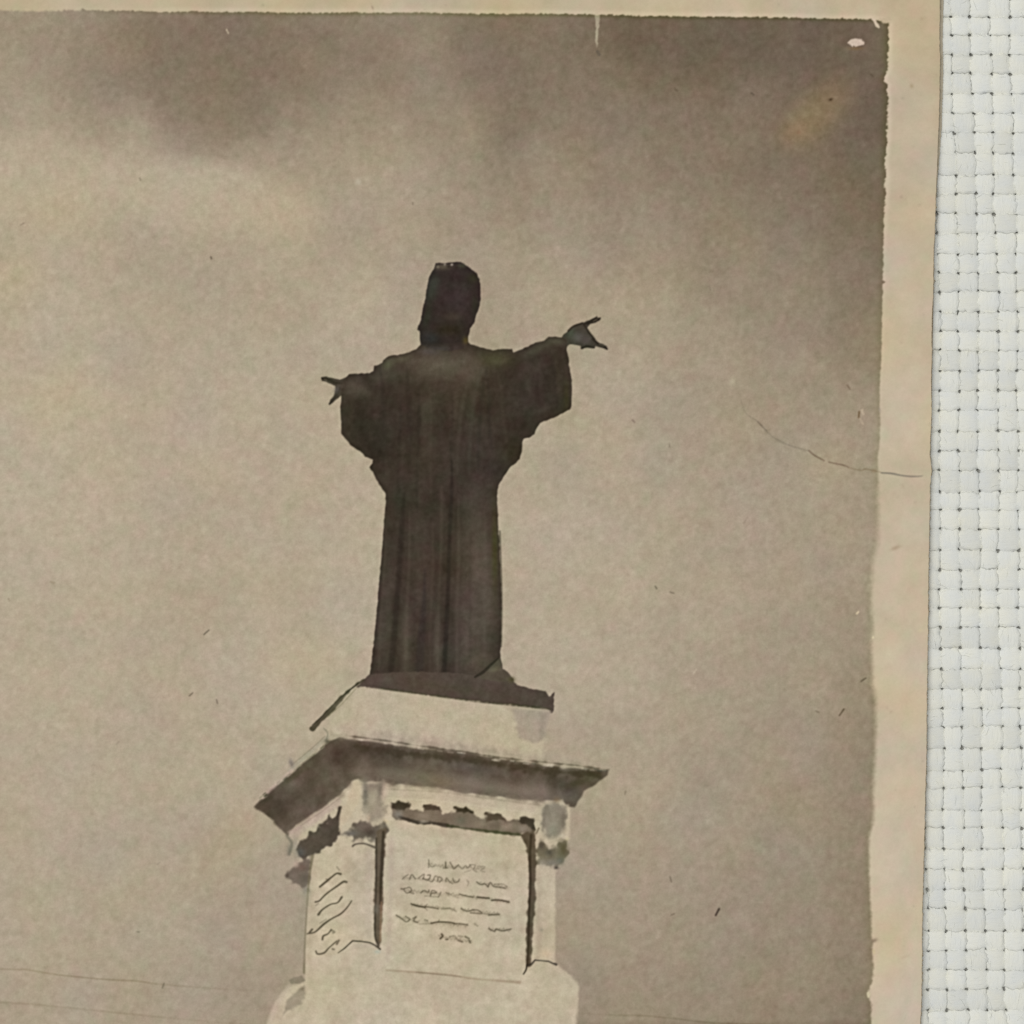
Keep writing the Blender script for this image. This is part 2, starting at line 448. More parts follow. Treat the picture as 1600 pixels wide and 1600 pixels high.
# ---- faint telegraph wires low in the sky
WIRE = pid('wire', 'printed_sky')
def sky_line(pts, w, dr, al, id=None, soft=1.3):
    P = win(*bbox(pts), 8)
    pp = curve(pts)
    d, t = segdist(P, pp, False)
    ww = w if np.isscalar(w) else np.interp(t, np.linspace(0, len(pp) - 1, len(w)), w)
    aa = al if np.isscalar(al) else np.interp(t, np.linspace(0, len(pp) - 1, len(al)), al)
    a = smooth01(0.5 - (d - ww / 2) / (2 * soft)) * aa
    C[P] -= (np.asarray(dr, np.float32) * a[..., None])
    if id is not None: ID[P][d < ww / 2 + 0.6] = id
sky_line([(-280, 1500), (0, 1514), (40, 1515), (90, 1523), (160, 1530), (215, 1533), (250, 1538), (330, 1544), (400, 1548), (440, 1550)],
         2.2, (22, 22, 24), (.7, .7, .9, .95, 1, 1, .6, .35, .15, 0), WIRE)
sky_line([(-280, 1550), (0, 1566), (60, 1570), (130, 1577), (200, 1584), (300, 1594), (415, 1603)], 2.4, (16, 16, 17), (.7, .8, .8, .7, .7, .5, .4), WIRE, 1.8)
sky_line([(903, 1583), (950, 1586), (1000, 1587), (1050, 1591), (1110, 1598), (1200, 1602), (1372, 1612)], 2.4, (18, 17, 18), (.3, .5, .9, .8, 1, .8, .7), WIRE, 1.6)
P = win(900, 1588, 1372, 1700, 0)
C[P] -= (9 * smooth01((YY[P] - 1590) / 12))[..., None]

# ---- statue
AB = (59, 50, 41)
statue = [(657.5, 538.8), (650, 546), (638.8, 550.5), (627.5, 553.5), (615, 555), (602.5, 559), (597.5, 567), (590, 570), (585, 572),
  (583, 580), (577.5, 583), (560, 584), (546, 585), (540, 590), (533, 612), (533, 625), (532, 637.5), (532.5, 653.8), (533, 677.5), (540, 686),
  (551, 697.5), (562.5, 705), (571, 713.8), (582.5, 718), (582, 723.8), (577.5, 730), (582.5, 737.5), (588.8, 750), (596, 762), (602, 771),
  (602.8, 782.5), (600, 816), (596, 868.8), (592.5, 906), (589.7, 943.8), (586, 985), (582, 1022), (578.4, 1048), (575, 1062),
  (800, 1078), (803, 1062), (797, 1053.8), (786, 1045), (782, 1027.5), (783, 1000), (783.8, 934), (782, 887.5), (779, 831), (777, 790),
  (777, 768), (778.5, 759), (786, 747), (789.8, 739.5), (799.5, 727.5), (805.5, 723.8), (811.5, 717), (815, 705), (816, 691.5), (819, 685.5),
  (826.5, 684), (834.8, 678), (839, 668), (843.8, 660.6), (852.5, 657.5), (865, 652.5), (880, 645), (890, 640), (893, 633.8), (893, 623.8),
  (894, 607.5), (893.8, 595), (891, 580), (888.8, 562.5), (885.6, 547.5), (886, 541), (884, 530), (877.5, 528), (867.5, 526), (857.5, 526),
  (850, 532.5), (836, 535.6), (823.8, 542.5), (808.8, 547.5), (802.5, 550.6), (800, 545.6), (785, 545.5), (770, 547.5), (755, 544), (745, 540.5), (736, 538), (731, 534)]
head = [(680.6, 411.3), (695, 410.6), (707.5, 410), (720, 409.4), (727.5, 414.4), (736, 420), (745, 427.5), (749.4, 436), (750.6, 449),
  (751, 465), (750, 477.5), (745.6, 490), (740, 506), (734.4, 513), (733, 520), (731, 530), (732, 537), (722, 545), (700, 549), (675, 545), (657.5, 539), (656, 527.5),
  (656, 517.5), (652.5, 515), (653.8, 508.8), (657, 501), (661, 483.8), (665, 462.5), (668, 442.5), (671, 431), (678, 420)]
hand_r = [(877, 529), (881, 522.5), (890, 516), (895, 510), (905, 505.6), (913.8, 503), (922.5, 499.4), (932.5, 494.4), (934, 497),
  (938.5, 496.5), (936, 500.6), (930, 504.4), (922.5, 506), (918, 512.5), (920, 518.8), (927.5, 527.5), (933.8, 533.8), (941, 537), (947.5, 540.6),
  (949.6, 546), (941, 543.8), (930, 540.5), (929, 544.4), (925, 545), (917.5, 543), (908.8, 545.6), (907.5, 540), (898.8, 538.8), (890, 538), (886, 541.5), (880, 540)]
hand_l = [(547, 586), (540, 590), (531, 593), (520, 591), (510, 588.8), (502.5, 590), (503.8, 594.4), (513.8, 598.8), (523.8, 603), (524.4, 610),
  (521, 618.8), (515.6, 626), (514.4, 632.5), (520, 629.4), (527.5, 622.5), (534, 617), (542, 604)]
ROBE = pid('robe', 'printed_statue'); HEAD = pid('head', 'printed_statue')
SLEEVE_L = pid('sleeve', 'printed_statue'); SLEEVE_R = pid('sleeve', 'printed_statue')
HAND_L = pid('hand', 'printed_statue'); HAND_R = pid('hand', 'printed_statue')
SLAB = pid('bronze_plinth', 'printed_statue'); FOOT = pid('foot', 'printed_statue')

fill(hand_l, (70, 62, 52), 1.0, 0.25, id=HAND_L)
fill(hand_r, (66, 60, 50), 1.0, 0.25, id=HAND_R)
Pm, am, _ = mask(hand_r, 1.0); HM = np.zeros_like(RELIEF); HM[Pm] = am
blob(903, 526, 12, 9, (90, 88, 82), .8, 20, HM); blob(915, 531, 9, 7, (84, 77, 72), .7, 40, HM)
blob(892, 520, 7, 9, (74, 80, 66), .7, 30, HM)
for q in ([(912, 507), (920, 503), (931, 497)], [(918, 506), (927, 503), (937, 498)], [(926, 530), (936, 538), (948, 545)], [(909, 544), (917, 541), (928, 543)], [(888, 517), (896, 510), (910, 505)], [(913, 508), (917, 514), (921, 520), (929, 530)]):
    stroke(q, 3.2, (48, 42, 33), .9)
stroke([(927, 502), (933, 499)], 1.2, (130, 118, 98), .6); stroke([(936, 538), (943, 541)], 1.4, (130, 120, 100), .5)
stroke([(503, 591), (513, 593), (524, 598), (534, 599)], 2.6, (50, 44, 34), .8)
stroke([(506, 592.5), (510, 594)], 1.6, (120, 108, 90), .6)
stroke([(531, 606), (528, 614), (521, 624), (515, 631)], 3.2, (56, 50, 42), .8); blob(526, 609, 4, 6, (92, 86, 82), .7, 20)
fill(statue, AB, 1.1, 0.3, id=ROBE)
ragged = np.zeros_like(RELIEF); Pm, am, sdr = mask(statue, 1.1, 0.3); ragged[Pm] = am
SM = ragged
fill(head, (50, 41, 37), 1.0, 0.35, id=HEAD)
HD = np.zeros_like(RELIEF); Pm, am, _ = mask(head, 1.0, 0.35); HD[Pm] = am
# shading of the robe
C += (SM * (1.6 * N8 + 1.8 * N20))[..., None]
def sb(*a, **k): blob(*a, clip=SM, **k)
sb(565, 655, 32, 45, (48, 44, 34), .85); sb(590, 700, 30, 22, (47, 42, 34), .8, 30)
sb(553, 604, 15, 12, (88, 78, 68), .85, 30); sb(598, 590, 22, 8, (76, 67, 56), .7, -10)
sb(606, 570, 10, 8, (88, 88, 66), .9, -35); sb(625, 562, 16, 6, (82, 78, 60), .8, -10)
sb(685, 572, 52, 24, (94, 84, 72), .95); sb(672, 549, 16, 6, (82, 73, 70), .8); sb(728, 578, 30, 26, (90, 80, 68), .8)
sb(700, 612, 45, 22, (66, 57, 48), .7)
sb(775, 562, 30, 12, (80, 74, 54), .85); sb(840, 546, 22, 7, (78, 76, 60), .85, -25); sb(868, 534, 14, 6, (86, 84, 68), .8)
sb(850, 600, 30, 40, (54, 46, 38), .8); sb(868, 630, 22, 14, (54, 50, 42), .7, -20); sb(885, 620, 5, 24, (60, 54, 36), .8)
sb(815, 665, 28, 26, (49, 42, 31), .8); sb(800, 705, 18, 18, (48, 42, 28), .85); sb(775, 735, 20, 16, (52, 48, 40), .7)
for x0, dx, c, al in ((716, 22, (80, 72, 61), .5), (734, 20, (76, 70, 60), .45), (748, 12, (50, 44, 36), .5), (640, -4, (52, 44, 36), .5), (662, -4, (72, 63, 53), .35), (600, -6, (48, 42, 34), .4), (690, -2, (74, 66, 56), .35)):
    stroke([(x0 + dx, 575), (x0 + dx * .4, 620), (x0, 690), (x0 - 1, 740)], [2, 7, 6, 2], c, al, 3.5)
sb(640, 760, 34, 60, (58, 50, 42), .6); sb(690, 720, 30, 60, (64, 55, 46), .5)
sb(625, 780, 10, 40, (56, 52, 44), .5)
sb(748, 880, 24, 90, (90, 79, 69), .9); sb(735, 985, 26, 70, (88, 77, 66), .85); sb(760, 940, 16, 60, (90, 79, 68), .6); sb(750, 1035, 24, 18, (86, 76, 62), .7)
sb(773, 855, 5, 60, (66, 62, 36), .9); sb(740, 790, 18, 40, (76, 66, 57), .7)
sb(660, 900, 18, 110, (74, 63, 54), .7); sb(605, 950, 9, 70, (74, 68, 56), .75); sb(596, 990, 10, 40, (76, 66, 58), .6)
sb(634, 1000, 8, 55, (88, 79, 68), .75); sb(683, 1010, 7, 50, (90, 82, 69), .7)
fold = (45, 38, 31)
for x, y, rx_, ry_, c, al, an in ((570, 612, 16, 7, (84, 75, 64), .55, 25), (588, 640, 5, 34, (66, 58, 48), .5, 8), (548, 650, 5, 30, (62, 56, 44), .5, 4), (835, 575, 16, 8, (72, 65, 54), .6, -30), (828, 610, 6, 40, (68, 60, 50), .5, -14), (872, 590, 5, 36, (66, 58, 46), .5, -6), (850, 640, 20, 5, (66, 60, 50), .5, -22),
                           (668, 650, 6, 50, (74, 65, 55), .5, 2), (690, 650, 5, 50, (50, 43, 35), .5, 0), (712, 640, 6, 46, (78, 69, 58), .5, 6), (735, 640, 6, 44, (74, 66, 56), .5, 8), (640, 690, 8, 50, (50, 43, 35), .5, 3), (765, 640, 7, 50, (52, 45, 36), .5, 6), (690, 800, 6, 50, (72, 63, 53), .4, 1), (652, 830, 7, 60, (72, 63, 53), .45, 2)):
    sb(x, y, rx_, ry_, c, al, ang=an)
stroke([(706, 720), (706, 760), (704, 800), (702, 850), (700, 920), (697, 990), (694, 1050)], [2, 5, 6, 6, 6, 7, 7], fold, .72, 2.2)
stroke([(632, 770), (628, 820), (625, 870), (621, 930), (616, 990), (611, 1046)], [2, 8, 8, 8, 9, 10], fold, .6, 3.0)
stroke([(664, 890), (662, 950), (658, 1000), (655, 1050)], [2, 8, 12, 14], (54, 46, 42), .62, 3.2)
stroke([(648, 930), (646, 1050)], 3, (58, 50, 42), .4, 2.5)
stroke([(588, 985), (584, 1045)], 4, (56, 50, 40), .5, 2.0)
stroke([(781, 830), (784, 930), (783, 1010)], 2.5, (52, 46, 34), .6, 1.4)
for x0, x1, y0, y1, w, c, al in ((640, 634, 800, 1048, 3.2, (92, 82, 70), .42), (676, 672, 820, 1050, 3.4, (84, 74, 62), .45), (690, 684, 760, 1050, 3.0, (90, 80, 68), .42), (716, 714, 780, 1052, 4, (94, 84, 72), .4), (733, 736, 790, 1054, 4, (62, 54, 44), .35), (757, 758, 800, 1040, 4, (96, 86, 76), .35),
                               (603, 592, 800, 1045, 3, (88, 80, 66), .4), (654, 652, 600, 800, 4, (46, 39, 32), .5), (672, 674, 600, 780, 3, (80, 71, 60), .35), (626, 622, 610, 770, 4, (46, 40, 32), .5), (706, 706, 610, 730, 3, (48, 41, 34), .5), (760, 768, 580, 700, 4, (46, 40, 33), .5), (778, 792, 580, 690, 3.4, (78, 70, 58), .35), (574, 580, 600, 690, 5, (70, 62, 52), .3), (840, 852, 560, 650, 5, (72, 63, 54), .35), (862, 872, 560, 640, 4, (46, 40, 33), .4)):
    stroke([(x0, y0), (x0 * .7 + x1 * .3 + 1.2, y0 * .7 + y1 * .3), (x0 * .3 + x1 * .7 - 1, y0 * .3 + y1 * .7), (x1, y1)], [1, w * 1.3, w * 1.3, w], c, al * .75, 3.0, rag=.5)
# shading of the head
def hb(*a, **k): blob(*a, clip=HD, **k)
hb(676, 450, 10, 22, (56, 60, 50), .85, 10); hb(668, 490, 7, 24, (50, 52, 40), .8, 12); hb(672, 528, 14, 10, (46, 48, 46), .8)
hb(712, 468, 22, 24, (60, 50, 50), .7); hb(706, 495, 16, 8, (66, 58, 48), .7); hb(700, 515, 22, 10, (48, 38, 26), .8); hb(742, 475, 6, 16, (46, 46, 34), .7)
hb(740, 434, 9, 8, (50, 48, 30), .7); hb(728, 532, 5, 6, (92, 78, 44), .8)
hb(692, 417, 14, 5, (92, 84, 68), .8); hb(722, 415, 8, 4, (80, 80, 62), .7); hb(706, 413.5, 2.0, 1.6, (196, 182, 166), .9); hb(695, 413, 1.8, 2.2, (170, 158, 140), .7); hb(684, 417, 2.4, 2, (140, 132, 112), .6)
hb(701, 417, 3, 1.8, (50, 42, 34), .8); hb(713, 418, 4, 2, (48, 40, 32), .7); hb(683, 545, 26, 4, (72, 64, 62), .6)
for q in (SLEEVE_L, SLEEVE_R): pass
ID[(ID == ROBE) & (XX < 602) & (YY < 760)] = SLEEVE_L
ID[(ID == ROBE) & (XX > 792 + (YY - 560) * 0.02) & (YY < 735)] = SLEEVE_R
# bronze slab under the figure
slab = [(576, 1054), (564, 1066), (556, 1074), (566, 1073.5), (596, 1077), (633.8, 1082), (671, 1087.5), (708.8, 1092), (746, 1098),
  (783.8, 1101.6), (821, 1105), (856, 1108.8), (862, 1114), (866, 1108.8), (865.6, 1082.5), (858, 1088), (852.5, 1080.6), (834, 1077), (827, 1075),
  (808, 1070.6), (802, 1062), (780, 1057), (720, 1052), (640, 1049)]
fill(slab, (80, 69, 59), 1.2, .6, id=SLAB)
stroke([(568, 1062), (541, 1083), (519, 1107), (500, 1126), (488, 1139)], [3, 6, 7, 7, 8], (76, 70, 54), .95, 1.2, id=SLAB, rag=.8)
stroke([(560, 1067), (530, 1092), (500, 1122), (488, 1133)], 1.6, (52, 48, 36), .8)
stroke([(556, 1076), (534, 1100), (512, 1120)], 1.6, (126, 118, 92), .6)
stroke([(596, 1076), (671, 1086), (746, 1096.5), (821, 1103.5), (860, 1108)], 2.6, (66, 62, 44), .75, 1.4, rag=.8)
blob(700, 1074, 90, 7, (76, 70, 54), .5, 8); blob(600, 1064, 24, 6, (88, 78, 68), .6)
foot = [(748, 1060), (768, 1040), (781, 1028), (786, 1045), (797, 1054), (803, 1063), (780, 1066)]
fill(foot, (82, 74, 60), 1.4, .3, id=FOOT)
stroke([(742, 1058), (755, 1050), (768, 1038), (778, 1029)], [3, 5, 4, 2], (48, 42, 32), .9)
blob(774, 1046, 8, 4, (104, 98, 76), .7, -15); blob(799, 1062, 6, 5, (72, 66, 40), .8)

# ---- pedestal
def P5(ox, oy, pts): return Z(ox, oy, 16 / 3, pts)
PLINTH = pid('plinth_block', 'printed_pedestal'); CORNICE = pid('cornice', 'printed_pedestal'); DIE = pid('pedestal_body', 'printed_pedestal')
PANEL = pid('front_panel', 'printed_pedestal'); SIDE = pid('side_panel', 'printed_pedestal'); FRIEZE = pid('corbel_frieze', 'printed_pedestal')
FRIEZE2 = pid('corbel_frieze', 'printed_pedestal'); CAP = [pid('capital', 'printed_pedestal') for _ in range(3)]
GROOVE = [pid('groove', 'printed_pedestal') for _ in range(2)]; BASE = pid('pedestal_base', 'printed_pedestal'); PIL = pid('pilaster', 'printed_pedestal')
LT = np.array((193, 179, 154), np.float32)
under = np.zeros_like(RELIEF)
plinth = [(566, 1074), (596, 1078), (671, 1088), (746, 1098), (821, 1105.5), (858, 1110), (850, 1160), (846, 1188), (760, 1178), (650, 1166), (560, 1152), (508, 1150), (516, 1128), (540, 1100)]
fill(plinth, (186, 173, 149), 2.4, 1.0, id=PLINTH)
blob(660, 1118, 100, 18, (188, 175, 150), .7, 7); blob(530, 1140, 14, 10, (190, 175, 154), .6)
fill([(800, 1106), (860, 1112), (851, 1152), (836, 1162), (810, 1152)], (163, 150, 133), 4, .8, alpha=.9); blob(846, 1120, 8, 14, (145, 136, 118), .5)
blob(846, 1142, 5, 10, (140, 132, 115), .5)
stroke([(528, 1140), (600, 1150), (700, 1163), (790, 1176), (860, 1186)], 13, (176, 161, 142), .5, 6, rag=2)
stroke([(850, 1180), (900, 1188), (950, 1198)], 8, (172, 157, 140), .45, 5, rag=2)
cornice = [(396, 1261), (408, 1248), (415.6, 1245), (425, 1232), (451, 1214), (462.5, 1201), (492.5, 1178), (511, 1160), (530, 1152.5), (548.8, 1155), (577, 1158), (623.8, 1166),
  (680, 1172), (716, 1175), (772, 1184), (819, 1191), (866, 1198), (903.8, 1200), (937.5, 1204), (951.6, 1202), (948.8, 1211), (932, 1224), (913, 1235.6), (907.5, 1247),
  (898, 1260), (885, 1260), (879, 1250), (857, 1252.5), (819, 1249.7), (772.5, 1245), (725.6, 1240), (688, 1231), (660, 1228), (614, 1226.6), (596, 1221), (568, 1223), (560, 1216),
  (549, 1220), (543, 1231), (530, 1242.5), (511, 1257.5), (485, 1274), (462.5, 1289), (450, 1305), (436, 1295), (427, 1282), (413.8, 1270.6)]
# stone body first
body = [(450, 1300), (470, 1280), (530, 1238), (556, 1214), (600, 1216), (700, 1228), (850, 1248), (892, 1256), (890, 1310), (876, 1352), (868, 1362), (867, 1505), (880, 1516), (892, 1524), (900, 1533), (905, 1540), (903, 1572), (900, 1600),
  (900, 1900), (410, 1900), (418, 1600), (422, 1586), (430, 1567), (441, 1551), (456, 1540), (476, 1534), (477, 1440), (481, 1395), (484, 1352), (466, 1345), (462, 1320)]
fill(body, LT, 3.0, .7, id=DIE)
ID[(ID == DIE) & (YY > 1522)] = BASE
fill([(555, 1500), (600, 1500), (818, 1530), (860, 1512), (890, 1530), (898, 1900), (424, 1900), (432, 1575), (480, 1545)], (190, 177, 152), 8, alpha=.9)
ID[(ID == DIE) & (XX > 838) & (YY > 1350)] = PIL
panel = [(603, 1295), (640, 1292), (700, 1296), (760, 1304), (812, 1310), (822, 1320), (823, 1510), (815, 1531), (700, 1523), (604, 1515), (597, 1480), (599, 1372)]
fill(panel, (194, 181, 156), 1.6, id=PANEL)
side = [(487, 1338), (500, 1330), (520, 1318), (532, 1306), (548, 1306), (553, 1318), (587, 1322), (586, 1420), (588, 1474), (550, 1471), (530, 1490), (476, 1500), (479, 1400), (482, 1370)]
fill(side, (193, 179, 152), 1.6, id=SIDE)
blob(565, 1430, 22, 45, (190, 174, 153), .6); blob(560, 1370, 14, 40, (190, 177, 154), .5); blob(520, 1460, 25, 14, (203, 184, 154), .5)
# cornice
fill(cornice, (94, 83, 70), 2.2, .8, id=CORNICE, field=N4)
CM = np.zeros_like(RELIEF); Pm, am, _ = mask(cornice, 1.7, 1.2); CM[Pm] = am
def cb(*a, **k): blob(*a, clip=CM, **k)
C += (CM * (3.5 * N8 + 3.5 * N4))[..., None]
cb(435, 1262, 22, 20, (68, 60, 48), .9, -35); cb(480, 1235, 30, 14, (84, 72, 60), .7, -35); cb(530, 1180, 24, 16, (68, 58, 46), .9, -20); cb(575, 1172, 30, 10, (66, 56, 45), .8, 8)
cb(415, 1250, 16, 5, (62, 58, 42), .9, -35); cb(460, 1212, 28, 5, (78, 74, 54), .8, -38); cb(470, 1265, 20, 10, (100, 88, 76), .7, -35); cb(570, 1205, 24, 12, (120, 108, 94), .8, 0)
stroke([(560, 1168), (640, 1178), (720, 1186), (800, 1197), (870, 1206), (935, 1210)], 9, (66, 57, 42), .8, 4, rag=2.0)
stroke([(600, 1210), (680, 1218), (760, 1230), (850, 1238)], 18, (124, 113, 98), .75, 9, rag=3)
cb(690, 1222, 25, 9, (118, 108, 86), .6, 8); cb(840, 1240, 40, 8, (124, 110, 98), .6, 6); cb(890, 1235, 20, 14, (76, 70, 62), .7, 30); cb(905, 1222, 30, 6, (66, 62, 42), .7, -20); cb(648, 1222, 22, 6, (112, 102, 90), .6, 6)
cb(565, 1222, 10, 8, (140, 128, 110), .7); cb(740, 1200, 60, 8, (90, 82, 74), .5, 8)
# the underside melts softly into the frieze; the two faces of the stone differ a little
stroke([(600, 1226), (660, 1230), (725, 1241), (800, 1250), (860, 1254)], 9, (142, 130, 112), .55, 5, rag=2.5)
stroke([(455, 1300), (490, 1276), (530, 1246), (548, 1226)], 8, (136, 122, 106), .5, 5, rag=2.5)
stroke([(560, 1160), (650, 1170), (760, 1184), (870, 1199)], 5, (84, 74, 58), .5, 3, rag=1.5)
stroke([(520, 1148), (620, 1158), (720, 1170), (830, 1184), (930, 1198)], 7, (158, 145, 126), .55, 4, rag=2.2)
stroke([(608, 1300), (700, 1298), (810, 1312)], 16, (180, 167, 143), .5, 8)
stroke([(578, 1330), (578, 1460)], 14, (182, 167, 147), .55, 6)
stroke([(842, 1365), (842, 1500)], 8, (178, 161, 139), .5, 4)
stroke([(612, 1310), (610, 1400), (606, 1500)], 7, (184, 168, 148), .5, 4)
stroke([(490, 1345), (486, 1420), (482, 1500)], 9, (184, 168, 142), .5, 5)
body_m = np.zeros_like(RELIEF); Pm, am, _ = mask(body, 2.2); body_m[Pm] = am
C += (body_m * (1.6 * N8 + 1.4 * N4 + 1.6 * N20))[..., None]
# bright flecks and dark line along the upper rim
stroke([(545, 1150), (600, 1157), (660, 1166), (720, 1174), (770, 1182), (830, 1189), (900, 1196), (948, 1203)], [1, 2.4, 2.2, 2.4, 2.6, 2.2, 2, 1.4], (70, 62, 48), .6, 1.6, id=CORNICE, rag=.7)
fr = np.random.default_rng(21)
rimx = np.array([545, 600, 660, 720, 770, 830, 900, 948]); rimy = np.array([1153, 1160.5, 1169.5, 1177.5, 1186, 1192.5, 1199, 1204.5])
for _ in range(34):
    x = fr.uniform(552, 940); y = np.interp(x, rimx, rimy) + fr.normal(0.3, 1.0); l = fr.uniform(3, 10)
    c = (206, 194, 174) if fr.random() < .72 else (70, 74, 62)
    stroke([(x, y), (x + l, y + l * .13)], fr.uniform(1.2, 2.4), c, fr.uniform(.3, .6), 1.3)
for _ in range(26):
    t = fr.random(); x = 404 + 112 * t; y = 1250 - 92 * t + fr.normal(0, 1.6)
    stroke([(x, y), (x + 4, y - 3.4)], fr.uniform(1.5, 3), [(66, 66, 48), (132, 128, 104), (150, 140, 118)][fr.integers(3)], .6)
stroke([(452, 1204), (480, 1180), (512, 1152)], 6, (166, 158, 138), .7, 2.2); stroke([(455, 1196), (484, 1172), (508, 1150)], 1.2, (120, 112, 94), .55)
stroke([(418, 1238), (440, 1218), (456, 1204)], 5, (190, 170, 154), .6, 2); blob(455, 1192, 4, 7, (120, 112, 104), .75, -20)
blob(511, 1158, 4, 3, (70, 66, 52), .7); stroke([(506, 1138), (512, 1146), (509, 1158)], 2, (120, 116, 98), .6)
# band under the cornice
stroke([(604, 1238), (680, 1243), (760, 1256), (830, 1264)], 14, (190, 175, 153), .85, 4, rag=1.2)
stroke([(457, 1304), (490, 1282), (528, 1252)], 11, (186, 168, 150), .85, 3, rag=1.5); stroke([(455, 1300), (470, 1292)], 6, (176, 156, 142), .6, 2)
blob(462, 1318, 5, 12, (150, 140, 124), .7); blob(452, 1326, 4, 10, (130, 122, 108), .7, 15); stroke([(448, 1306), (456, 1318), (452, 1335)], 4, (110, 104, 90), .6, 2)
stroke([(604, 1233), (690, 1238), (780, 1250), (850, 1259)], 1.6, (150, 137, 117), .55, 1.4, rag=.4)
stroke([(604, 1247), (690, 1252), (780, 1264), (842, 1271)], 1.8, (206, 193, 168), .5, 1.6, rag=.4)
stroke([(470, 1290), (500, 1270), (536, 1243)], 1.5, (146, 130, 114), .5, 1.3, rag=.4)
stroke([(575, 1080), (680, 1094), (800, 1107)], 4, (184, 170, 148), .5, 2.5)
# front corbel frieze
frieze = [(611, 1253), (639, 1253), (640.6, 1264), (661, 1267), (662, 1258), (687.5, 1258.8), (691, 1270), (710, 1268), (712, 1262.5), (736, 1264), (743.8, 1275.6), (757, 1279), (760.6, 1270.8),
  (783, 1272), (792.5, 1283), (807.5, 1281), (815, 1275.6), (833.8, 1279), (834.8, 1300), (811, 1305), (755, 1299), (698.8, 1291), (642.5, 1284), (620, 1281), (611.8, 1275.6)]
fill(frieze, (116, 104, 88), 2.0, .9, id=FRIEZE)
for q, c in (([(612, 1253), (639, 1253), (640, 1261), (630, 1266), (613, 1263)], (58, 50, 38)), ([(662, 1258), (687, 1259), (689, 1267), (664, 1266)], (70, 60, 48)), ([(712, 1262), (736, 1264), (740, 1271), (712, 1270)], (56, 48, 34)),
             ([(760, 1271), (783, 1272), (790, 1281), (760, 1283)], (78, 66, 52)), ([(812, 1276), (834, 1279), (835, 1296), (824, 1290), (810, 1284)], (62, 54, 42))):
    fill(q, c, 1.8, 1.0, alpha=.9)
stroke([(624, 1276), (645, 1283), (672, 1287)], [3, 6, 3], (54, 48, 38), .85, 1.6, rag=.8); stroke([(672, 1285), (690, 1289), (705, 1291)], 5, (58, 52, 42), .8, 1.6, rag=.8)
stroke([(700, 1290), (740, 1296), (800, 1303), (815, 1305)], 3.4, (66, 66, 44), .8, 1.5, rag=.8); blob(622, 1272, 7, 7, (136, 130, 120), .8); blob(660, 1275, 11, 5, (138, 124, 108), .8, 8); blob(662, 1284, 8, 2.5, (176, 166, 150), .6)
blob(748, 1288, 10, 6, (140, 126, 108), .7); blob(792, 1291, 12, 6, (150, 136, 118), .75); blob(816, 1295, 9, 5, (146, 136, 120), .7); blob(720, 1282, 8, 6, (104, 102, 86), .6); blob(775, 1288, 7, 6, (100, 86, 74), .6)
# side corbel frieze
f2 = [(532, 1262), (527, 1272), (520, 1279), (513, 1274), (509, 1286), (499, 1288), (493, 1299), (484, 1300), (478, 1311), (468, 1314), (463, 1322), (466, 1338), (476, 1343), (487, 1337), (500, 1330), (515, 1322), (525, 1312), (531, 1304), (530, 1290)]
fill(f2, (84, 75, 62), 2.4, 1.2, id=FRIEZE2)
blob(470, 1332, 7, 8, (92, 92, 88), .6); blob(514, 1298, 10, 12, (66, 58, 46), .6); blob(495, 1318, 14, 8, (92, 82, 68), .5, -35)
stroke([(530, 1264), (528, 1280)], 4, (70, 62, 52), .8, 1.6); blob(542, 1262, 5, 8, (120, 104, 88), .6, 30)
# capitals
fill([(553, 1220), (566, 1224), (562, 1252), (545, 1280), (531, 1298), (531, 1276), (540, 1254)], (196, 180, 153), 3, .8, alpha=.9, id=CAP[0])
fill([(566, 1224), (598, 1222), (602, 1240), (600, 1282), (575, 1284), (566, 1262)], (150, 139, 121), 7, 2.0, alpha=.9, id=CAP[0])
blob(571, 1240, 4.5, 18, (104, 99, 88), .75); blob(595, 1234, 4.5, 14, (98, 90, 78), .75); blob(583, 1228, 12, 6, (116, 106, 92), .6); blob(583, 1250, 5, 14, (176, 164, 142), .6); blob(580, 1262, 7, 12, (158, 148, 126), .7); blob(600, 1240, 5, 14, (192, 172, 152), .7); blob(576, 1278, 3, 5, (188, 170, 144), .7)
fill([(536, 1303), (548, 1296), (560, 1283), (575, 1284), (590, 1290), (603, 1284), (605, 1296), (597, 1318), (585, 1314), (572, 1309), (560, 1311), (553, 1317), (548, 1308)], (104, 94, 80), 3.6, 1.6, id=CAP[0])
blob(578, 1301, 9, 6, (70, 58, 48), .8); blob(550, 1302, 10, 4, (112, 106, 98), .7); blob(596, 1292, 4, 5, (128, 118, 98), .6); blob(588, 1314, 6, 3, (160, 150, 132), .8); blob(561, 1313, 6, 3, (176, 160, 138), .8)
blob(603, 1283, 6, 3, (206, 188, 156), .8, 30)
stroke([(551, 1322), (556, 1319), (568, 1318), (578, 1321), (588, 1325)], [3, 2.5, 2.5, 3, 4], (92, 82, 68), .85, 1.2)
lc = [(446, 1368), (450, 1362), (465, 1352), (476, 1343), (485, 1338), (484, 1360), (482, 1392), (470, 1386), (456, 1377)]
fill(lc, (116, 105, 90), 3.4, 1.5, id=CAP[1]); blob(472, 1356, 7, 6, (104, 84, 70), .7); blob(476, 1372, 8, 10, (102, 93, 80), .7); blob(449, 1368, 3, 4, (84, 72, 60), .8); blob(462, 1350, 5, 5, (186, 164, 146), .7, -30); blob(478, 1392, 6, 8, (132, 124, 112), .6)
fill([(843, 1264), (848, 1256), (862, 1254), (888, 1258), (890, 1290), (880, 1312), (858, 1316), (842, 1304)], (190, 177, 152), 3, .8, alpha=.8, id=CAP[2])
